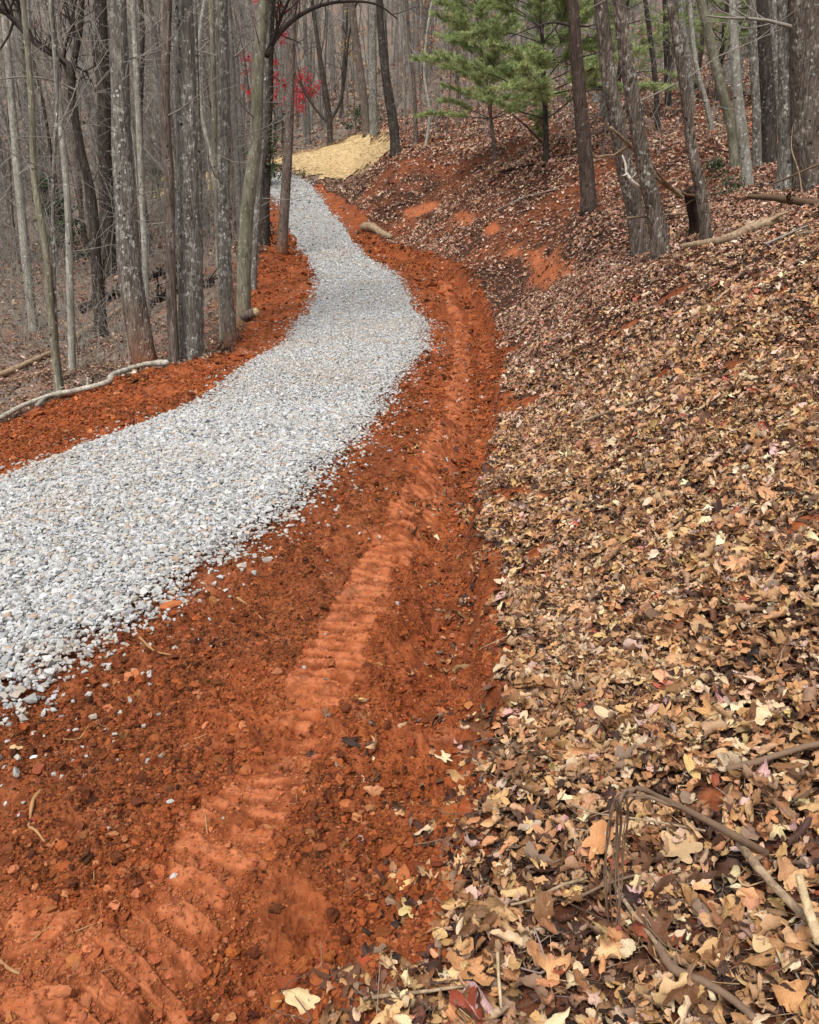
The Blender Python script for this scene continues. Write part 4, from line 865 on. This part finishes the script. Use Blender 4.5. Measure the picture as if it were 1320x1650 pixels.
def stick(name, label, cat, px, r0, r1, mat, lift=None, n=36, rough=.12, sides=12, seed=3, twg=0, tl=.3, parts=(), group=None, tm=None, knots=0):
    lift = r0 * .6 if lift is None else lift; lift += .028 if (lift < .06 and 'root' not in name and px[0][0] > 580) else 0; P = spline(pts3(px, lift), n); b = P[0].copy(); q = np.random.default_rng(seed)
    P = P - b + q.normal(0, r1 * .03, P.shape); ac = Acc(); rad = np.linspace(r0, r1, n) * (1 + q.normal(0, .015, n))
    for _ in range(knots): rad = rad * (1 + .22 * np.exp(-((np.arange(n) - q.integers(2, n - 2)) / 1.6) ** 2))
    ac.tube(P, rad, sides, rough, seed)
    if twg or parts:
        root = link(name, None); root.location = b; link('stem', ac.mesh('stem'), root, mat)
        if twg:
            a2 = Acc()
            for _ in range(twg):
                i = q.integers(3, n - 1); d = P[i] - P[i - 1]; d /= np.linalg.norm(d); e = q.normal(0, .5, 3); e[2] = abs(e[2]) * .6; twigs(a2, P[i], d + e, tl * q.uniform(.4, 1), r1 * .6, 1, q, 5, .6, 0, .1, .0015)
            link('twigs', a2.mesh('twigs'), root, tm or mat)
        for nm, ppx, a0, a1, mm in parts:
            Q = spline(pts3(ppx, lift), 20) - b; a3 = Acc(); a3.tube(Q, np.linspace(a0, a1, 20), 8, .1, seed); link(nm, a3.mesh(nm), root, mm)
        return tag(root, label, cat, group)
    o = link(name, ac.mesh(name), mat=mat); o.location = b; return tag(o, label, cat, group)
stick('fallen_branch', 'long crooked whitish branch lying along the top of the left red berm', 'branch', [(-60, 716), (0, 690), (45, 668), (88, 652), (120, 648), (160, 636), (190, 612), (225, 600), (270, 600)], .028, .040, MWHITE, .09, 60, .25, 14, knots=6, twg=4, tl=.25)
stick('fallen_branch', 'short broken grey branch crossing the left end of the whitish one', 'branch', [(62, 668), (90, 650), (118, 642)], .03, .02, MTWIG, .07, knots=2)
stick('fallen_log', 'thin pale log slanting down the left woodland slope', 'log', [(-10, 612), (20, 597), (50, 582), (82, 566)], .06, .05, MTAN, .06, knots=3)
stick('fallen_log', 'brown log leaning up behind the blackish leaning tree on the left', 'log', [(122, 548), (140, 530), (165, 512), (196, 494)], .09, .06, MTAN, .1, knots=3)
stick('fallen_log', 'dark fallen trunk in the brush behind the thick bent tree', 'log', [(130, 500), (175, 480), (240, 452), (300, 440)], .12, .08, MROT, .15, twg=6, tl=1.2)
stick('fallen_log', 'second dark log in the brush heap, lower and between the roadside trunks', 'log', [(232, 505), (262, 488), (300, 472), (345, 462)], .10, .07, MROT, .1, twg=8, tl=.9)
stick('fallen_log', 'log lying far left on the leaves below the thin pale trees', 'log', [(-20, 372), (20, 360), (70, 348)], .14, .1, MBRN, .1)
stick('fallen_log', 'bright orange-tan log seen between the blotchy and mottled trunks', 'log', [(322, 394), (336, 386), (350, 384)], .30, .26, MTAN, .2)
stick('fallen_log', 'short tan log lying beside the far gravel edge, at the foot of the bank', 'log', [(586, 371), (600, 376), (615, 382), (630, 386)], .17, .10, MTAN, .1, knots=2)
stick('fallen_log', 'tan barkless log below the slim ridged tree on the right bank', 'log', [(1100, 402), (1140, 399), (1180, 391), (1215, 380), (1252, 366)], .040, .060, MTAN, .045, 50, .14, 14, twg=2, tl=.3, tm=MTAN)
stick('fallen_log', 'brown log with torn pale underside at the right edge of the bank', 'log', [(1206, 316, 11.6), (1240, 318, 11.3), (1290, 325, 10.8), (1340, 332, 10.3), (1400, 338, 10)], .03, .065, MBRN, .05, knots=3, twg=3, tl=.4)
stick('stick', 'thin dark stick slanting up to the right edge below the widest trunk', 'stick', [(1236, 300, 12.2), (1280, 282, 11.8), (1330, 260, 11.5)], .012, .016, MSTEM, .0)
stick('stick', 'pale upright peeled stick in front of the widest trunk at right', 'stick', [(1293, 312, 11.6), (1287, 275, 11.7), (1276, 240, 11.8), (1277, 205, 11.9)], .009, .005, MTAN, .0)
stick('stick', 'pale short level stick crossing behind the feet of the furrowed pair', 'stick', [(1010, 351, 10.7), (1050, 348, 10.9), (1104, 344, 11.4)], .014, .018, MTAN, .0)
stick('stick', 'thin grey stick lying across the bank beyond the slim log', 'stick', [(1232, 402), (1262, 388), (1300, 370)], .014, .008, MTWIG, .03)
stick('stick', 'dark stick on the far bank left of the straight pine trunk', 'stick', [(808, 290), (835, 282), (862, 274)], .05, .03, MROT, .08)
stick('stick', 'thin bare branch lying on the far bank below the bushy pine', 'stick', [(826, 184, 25.5), (850, 205, 25), (872, 228, 24.5)], .022, .03, MROT, .0)
stick('stick', 'long thin grey stick on leaves above the bare red clay scar', 'stick', [(800, 345), (840, 325), (900, 306)], .02, .015, MTWIG, .05)
# torn wood at the crossing pair
stick('torn_splinter', 'white forked splinter of torn wood hanging on the crossing furrowed trees', 'splinter', [(1028, 300, 10.6), (1018, 291, 10.5), (1010, 278, 10.5), (1008, 265, 10.5), (1003, 250, 10.5)], .026, .008, MSPL, 0, parts=[('prong', [(1010, 276, 10.5), (1013, 266, 10.45), (1014, 256, 10.4)], .014, .004, MSPL), ('prong', [(1011, 280, 10.5), (1004, 283, 10.45), (1002, 282, 10.4)], .012, .004, MSPL), ('prong', [(1015, 288, 10.5), (1022, 283, 10.4), (1025, 278, 10.4)], .010, .004, MSPL)])
stick('broken_branch', 'long tan broken branch running down from the crossing pair to the black stub', 'branch', [(984, 205, 10.6), (1008, 228, 10.8), (1030, 250, 11), (1060, 288, 11.4), (1095, 312, 11.8)], .016, .034, MTAN, 0, twg=5, tl=.5, knots=2)
stick('broken_branch', 'second torn branch below the long tan one, ending at the black stub', 'branch', [(1050, 262, 11), (1062, 280, 11.2), (1080, 300, 11.5), (1100, 318, 11.8)], .012, .026, MTAN, 0)
def stub():
    q = np.random.default_rng(3); b = at(1126, 372, 12.6); b[2] = Hp(b[0], b[1]); root = link('rotten_stub', None); root.location = b
    P = spline(np.array([[0, 0, -.1], [-.03, 0, .2], [-.1, 0, .42], [-.16, 0, .62]]), 20); ac = Acc(); ac.tube(P, np.linspace(.10, .12, 20), 24, 1.1, 4); link('stump', ac.mesh('stump'), root, MROT)
    ac = Acc()
    for k in range(16):
        a = q.uniform(0, 6.28); ac.tube(wander((-.16 + q.normal(0, .08), q.normal(0, .08), .52), (math.cos(a) * .9 - .3, math.sin(a), q.uniform(-.2, .9)), q.uniform(.12, .42), 4, .2, q), np.linspace(.03, .004, 5), 6, .3, k)
    link('splinters', ac.mesh('splinters'), root, MBRN); tag(root, 'black rotten broken stub with jagged top left of the slim ridged tree', 'stump')
stub()
def cut_stump():
    b = hit(405, 528); b[2] = Hp(b[0], b[1]); root = link('cut_log', None); root.location = b
    ac = Acc(); P = np.array([[-.35, .25, .02], [-.15, .1, .08], [0, 0, .13], [.12, -.05, .18]]); ac.tube(spline(P, 14), .095, 18, .15, 3); link('trunk', ac.mesh('trunk'), root, BARK['rust'])
    d = P[-1] - P[-2]; d /= np.linalg.norm(d); ac = Acc(); ac.tube(np.array([P[-1] + d * .004, P[-1] + d * .03]), .092, 18, .1, 3); link('cut_face', ac.mesh('cut_face'), root, MCREAM)
    tag(root, 'log end with pale yellow cut face on the berm beside the curved olive tree', 'log')
cut_stump()
# dead weed bent over on the near bank
def weed():
    a = hit(1250, 1378); Ya = a[1]; e = hit(1000, 1530); Ye = e[1]; Ys = Ye + .04
    root = link('bent_dead_weed', None); b = np.array([a[0], a[1], Hp(a[0], a[1])]); root.location = b
    main = spline(np.array([at(1252, 1380, Ya) - [0, 0, .01], at(1190, 1350, Ya - .05), at(1120, 1312, (Ya + Ys) / 2), at(1060, 1284, Ys + .03), at(1022, 1271, Ys), at(1004, 1276, Ys)]), 50) - b
    ac = Acc(); ac.tube(main, np.linspace(.0125, .0065, 50), 12, .3, 2); link('stem', ac.mesh('stem'), root, MSTEM); q = np.random.default_rng(8)
    side = [[(1085, 1298), (1045, 1283), (1012, 1283), (1000, 1300), (992, 1360), (990, 1430), (1000, 1500)], [(1022, 1271), (1002, 1276), (990, 1298), (982, 1340), (978, 1400), (979, 1470), (984, 1500)],
            [(1015, 1272), (1004, 1284), (1001, 1330), (997, 1390), (994, 1450), (992, 1520)], [(1010, 1272), (998, 1282), (995, 1310), (990, 1350), (986, 1420), (990, 1490)],
            [(1008, 1274), (1006, 1300), (1004, 1370), (1000, 1430), (996, 1500)], [(1012, 1273), (992, 1290), (984, 1320), (976, 1360), (974, 1430), (980, 1480)], [(1100, 1303), (1060, 1290), (1030, 1286), (1008, 1296), (1002, 1340), (998, 1400)]]
    for k, L in enumerate(side):
        P = spline(np.array([at(u + q.normal(0, 2.6), v, Ys + q.normal(0, .012) + (0 if j < 3 else .01)) for j, (u, v) in enumerate(L)]), 36) - b; ac = Acc(); ac.tube(P, np.linspace(.0046 if k in (0, 2) else .0030, .0014, 36), 8, .15, k); link('strand', ac.mesh('strand'), root, MSTEM)
    for k, L in enumerate([[(992, 1510), (996, 1545), (1000, 1565), (990, 1580), (965, 1583)], [(990, 1500), (985, 1540), (988, 1560), (975, 1575), (945, 1580)]]):
        P = spline(pts3(L, .012), 20) - b; ac = Acc(); ac.tube(P, .0018, 6); link('strand', ac.mesh('strand'), root, MSTEM)
    tag(root, 'dead brown weed arched over with strands hanging down in the near leaves', 'weed')
weed()
def Yg(u, v): return hit(u, v)[1]
stick('stick', 'tan stick propped from the arched weed down to the right', 'stick', [(1190, 1358, Yg(1190, 1358) - .10), (1220, 1395, Yg(1220, 1395) - .10), (1260, 1440, Yg(1260, 1440) - .09), (1308, 1486, Yg(1308, 1486) - .07)], .0095, .0115, MTAN, .01, knots=3)
stick('stick', 'pale short stick standing at the right edge beside the propped tan one', 'stick', [(1288, 1410, Yg(1288, 1410) - .16), (1296, 1440, Yg(1296, 1440) - .14), (1308, 1480, Yg(1308, 1480) - .11), (1322, 1520, Yg(1322, 1520) - .08)], .009, .012, MCREAM, .0)
stick('stick', 'long thin tan stick from under the weed strands to the lower right edge', 'stick', [(972, 1428), (1000, 1470), (1035, 1525), (1065, 1560)], .0045, .0065, MTAN, .03)
stick('stick', 'grey-brown crooked stick leading off the bottom right of the leaf bank', 'stick', [(1055, 1545), (1085, 1590), (1130, 1612), (1180, 1640), (1210, 1668)], .011, .009, MSTEM, .025, knots=3)
stick('stick', 'brown curved stick lying on leaves at the right edge above the weed', 'stick', [(1165, 1270), (1200, 1262), (1250, 1246), (1290, 1238), (1340, 1232)], .0085, .0095, MSTEM, .04, knots=2)
stick('stick', 'thin yellowish stem lying level behind the arched weed', 'stick', [(915, 1328), (960, 1345), (1005, 1358), (1060, 1368), (1130, 1382)], .0035, .003, MTAN, .045)
stick('stick', 'thin brown stem left of the weed strands, sloping down left', 'stick', [(940, 1442), (900, 1460), (860, 1475), (822, 1488)], .0045, .0035, MTAN, .04)
stick('stick', 'dark twig low behind the weed strands', 'stick', [(935, 1475), (975, 1455), (1040, 1433)], .004, .0035, MSTEM, .03)
stick('stick', 'pale upright straw-like stick near the bottom of the leaf bank', 'stick', [(802, 1534, Yg(802, 1534) - .10), (804, 1575, Yg(804, 1575) - .09), (808, 1625, Yg(808, 1625) - .07)], .0042, .0035, MCREAM, .02)
stick('stick', 'tan stick lying level on the mid bank below the bare clay scar', 'stick', [(925, 690), (960, 680), (1000, 672), (1035, 660)], .016, .011, MTAN, .05)
stick('stick', 'thin stick at the very bottom of the frame between dirt and leaves', 'stick', [(600, 1650), (680, 1622), (760, 1608)], .005, .004, MTAN, .02)
# roots in the clay
for lab, px, r0 in [('crooked root standing out of the brown soil left, below the tan leaf', [(66, 1268), (54, 1290), (48, 1312), (46, 1330)], .0075), ('short root piece just under the crooked root', [(48, 1338), (60, 1348), (72, 1358)], .006),
                    ('thin tan root lying in the dirt below the last white stones', [(98, 1172), (122, 1164), (140, 1150), (156, 1142)], .0045), ('curved brown root beside the clay chunk near the gravel edge', [(382, 958), (398, 972), (412, 980), (422, 986)], .008),
                    ('straight thin root at the left of the tread marks', [(326, 1286), (330, 1305), (333, 1330)], .004), ('curved root in the dirt right of the thin tan one', [(295, 1192), (315, 1182), (332, 1180)], .0035),
                    ('long thin root in the lower left soil', [(50, 1515), (80, 1492), (120, 1490), (150, 1480)], .003), ('short pale root at the left edge low down', [(0, 1550), (15, 1556), (30, 1563)], .006),
                    ('thin root pointing up in the brown soil above the smooth slabs', [(142, 1440), (148, 1415), (152, 1398)], .003), ('bent root near the gravel edge beside the white stones', [(225, 1030), (250, 1043), (275, 1052)], .006),
                    ('pale root fragment between tread marks and leaf bank', [(568, 1490), (572, 1520), (575, 1540)], .003)]:
    stick('root', lab, 'root', px, r0, r0 * .6, MROOT, r0, 24, .3, 8, seed=int(px[0][0]), knots=2)
def rock(name, label, cat, u, v, size, mat, seed, asp=(1, .8, .6), sub=3, sharp=.5):
    q = np.random.default_rng(seed); bm = bmesh.new(); bmesh.ops.create_icosphere(bm, subdivisions=4, radius=.5); V = np.array([v.co[:] for v in bm.verts]); nrm = q.normal(size=(11, 3)); nrm /= np.linalg.norm(nrm, axis=1)[:, None]
    dd = V @ nrm.T / .5; cut = q.uniform(.55, .9, 11); k = np.minimum(1, np.min(np.where(dd > 1e-3, cut / np.maximum(dd, 1e-3), 9), axis=1)); V = V * k[:, None] * np.array(asp)
    V = V * (1 + (n3(V[:, 0] * 9 + 50, V[:, 1] * 9 + 50, V[:, 2] * 9 + 50, seed) - .5) * .22 * 1.0)[:, None]
    for a, b in zip(bm.verts, V): a.co = b * size
    me = bpy.data.meshes.new(name); bm.to_mesh(me); bm.free(); o = link(name, me, mat=mat); p = hit(u, v); o.location = (p[0], p[1], Hp(p[0], p[1]) + size * asp[2] * .22); o.rotation_euler = (q.normal(0, .2), q.normal(0, .2), q.uniform(0, 6)); return tag(o, label, cat)
MQ = simple('tan_quartz', (.48, .27, .15), .75, .35, 18)
rock('clay_chunk', 'angular orange clay chunk beside the white stones at the gravel edge', 'clod', 220, 1082, .085, MROCK, 1, (1, .75, .65))
rock('clay_chunk', 'flat orange clay slab touching the near gravel edge', 'clod', 275, 975, .13, MROCK, 2, (1, .6, .35))
rock('rock', 'rounded tan rock standing in the orange dirt near the bottom', 'rock', 350, 1578, .062, MQ, 3, (.7, .6, 1))
rock('clay_chunk', 'dark red clod with shadowed hollow left of the smooth clay bank', 'clod', 652, 1345, .075, MROCK, 4, (1, .8, .7))
rock('clay_chunk', 'lumpy clod pile piece lower middle, left of the leaf clump', 'clod', 490, 1500, .075, MROCK, 5, (1.1, .8, .6))
rock('clay_chunk', 'dark red lump in the ditch halfway up', 'clod', 702, 965, .09, simple('dark_red_clay', (.22, .055, .022), .9, .4, 22), 6, (1.2, .8, .5))
rock('clay_chunk', 'broad orange clod right of the tread marks, below the ditch lump', 'clod', 560, 1270, .07, MROCK, 7, (1, .9, .6))
rock('rock', 'small grey-black slate piece on the orange clay by the leaf edge', 'rock', 780, 1272, .055, simple('dark_slate', (.10, .095, .10), .6, .3, 20), 8, (1, .8, .3))
rock('rock', 'small pinkish rock lying in the upper tread marks', 'rock', 505, 1112, .05, MQ, 9, (1, .8, .5))
rock('rock', 'white stone lying alone beside a tan leaf in the left dirt', 'rock', 52, 1216, .04, simple('white_stone', (.68, .68, .70), .7, .2, 20), 10, (1, .7, .4))
rock('clay_chunk', 'brownish red slab in the left dirt below the lone white stone', 'clod', 62, 1236, .06, simple('brown_red_clay', (.24, .065, .03), .9, .4, 22), 11, (1.2, .8, .5))
# big single leaves
def bigleaf(label, u, v, size, kind, seed, col, rot, curl=1.0, lift=.02):
    q = LEAVES; me = leaf_mesh(kind, seed); me.materials.clear(); me.materials.append(simple('leaf_' + str(seed), col, .6, .3, 9)); V = np.zeros(len(me.vertices) * 3, np.float32); me.vertices.foreach_get('co', V); V = V.reshape(-1, 3); V[:, 2] *= curl; me.vertices.foreach_set('co', V.ravel())
    sub = 0; o = link('fallen_leaf', me); sb = o.modifiers.new('smooth', 'SUBSURF'); sb.levels = sb.render_levels = 1; p = hit(u, v); o.location = (p[0], p[1], Hp(p[0], p[1]) + lift); o.rotation_euler = rot; o.scale = (size,) * 3; return tag(o, label, 'leaf')
bigleaf('largest curled tan leaf in the near litter, right of the weed strands', 1170, 1500, .145, 2, 700, (.50, .31, .14), (.5, -.3, 1.0), 1.1, .035)
bigleaf('big pale leaf stood on edge among leaves at the lower right edge', 1240, 1545, .12, 3, 701, (.55, .38, .20), (.9, .2, 2.0), .9, .035)
bigleaf('large curled pale leaf on the orange clay left of the leaf bank', 680, 1283, .12, 0, 702, (.60, .44, .28), (.6, -.1, .6), .9, .02)
bigleaf('yellowish pointed leaf lying on clay below the large curled one', 662, 1405, .085, 1, 703, (.60, .46, .20), (.15, .1, 1.0), .5, .012)
bigleaf('white-looking leaf fragment on the leaf clump at the bottom of the dirt', 567, 1535, .05, 3, 704, (.72, .70, .68), (.3, .1, .4), .5, .02)
bigleaf('cream leaf at the bottom edge where the dirt meets the leaves', 485, 1632, .11, 0, 705, (.62, .45, .24), (.2, .1, .2), .6, .02)
bigleaf('pale brown leaf with pointed lobes, flat behind the weed at right', 1090, 1400, .12, 1, 706, (.52, .35, .19), (-.2, .1, 2.5), .5, .04)
bigleaf('orange-brown broad leaf at the left of the weed strands', 860, 1437, .095, 1, 707, (.50, .26, .11), (.3, -.1, 1.6), .5, .04)
bigleaf('tan leaf touching the lone white stone in the left dirt', 28, 1212, .05, 2, 708, (.55, .36, .18), (.3, .2, .3), .7, .008)
bigleaf('pinkish brown broad leaf lying flat on the mid bank', 908, 1045, .10, 3, 709, (.45, .23, .15), (-.1, .3, .3), .4, .04)

# fibres and small twigs among litter: uncountable
def bits():
    def tw(seed, bend):
        q = np.random.default_rng(seed); ac = Acc(); ac.tube(wander((-.5, 0, 0), (1, 0, .0), 1, 7, bend, q), np.linspace(.02, .010, 8), 5, cap=False); return ac
    MB = mat_inst('fine_twigs', .8, .2, 20, .7, 1)
    S = []
    for k in range(8):
        me = tw(900 + k, .12 + .05 * k).mesh('twig'); me.materials.append(MB); S.append(me)
    x, y = polar(30000, 1.0, 13, -44, 45, .6); x2, y2 = polar(16000, 10, 34, -42, 32, .8); x, y = np.r_[x, x2], np.r_[y, y2]
    d = sd(DIRT, x, y); s = sd(ROAD, x, y); keep = (s < -.02) & (rng.random(len(x)) < np.where(d > 0, .42, .42)); x, y, d = x[keep], y[keep], d[keep]; n = len(x); r = np.hypot(x, y)
    L = np.where(d > 0, rng.lognormal(math.log(.035), .5, n), rng.lognormal(math.log(.10), .6, n)).clip(.012, .26) * np.maximum(1, r / 14)
    th = np.where(d > 0, rng.uniform(.5, 1.6, n), rng.uniform(.3, 1.1, n)); z = H(x, y) + np.where(d > 0, .003, .035)
    c = np.where((d > 0)[:, None], pick([(.40, .20, .09), (.28, .11, .045), (.16, .06, .03), (.52, .34, .19)], [4, 4, 3, 1], n, .2), pick([(.46, .31, .17), (.20, .13, .085), (.09, .06, .045), (.30, .24, .19)], [3, 4, 3, 2], n, .2))
    gn_scatter('twig_litter', np.c_[x, y, z], frames(x, y, np.abs(rng.normal(0, .25, n)), rng.uniform(0, 6.3, n)), np.c_[L, L * .6 * th, L * .6 * th], rng.integers(0, 8, n), c, S, 'fine broken twigs and root fibres strewn over soil and leaves')
bits()
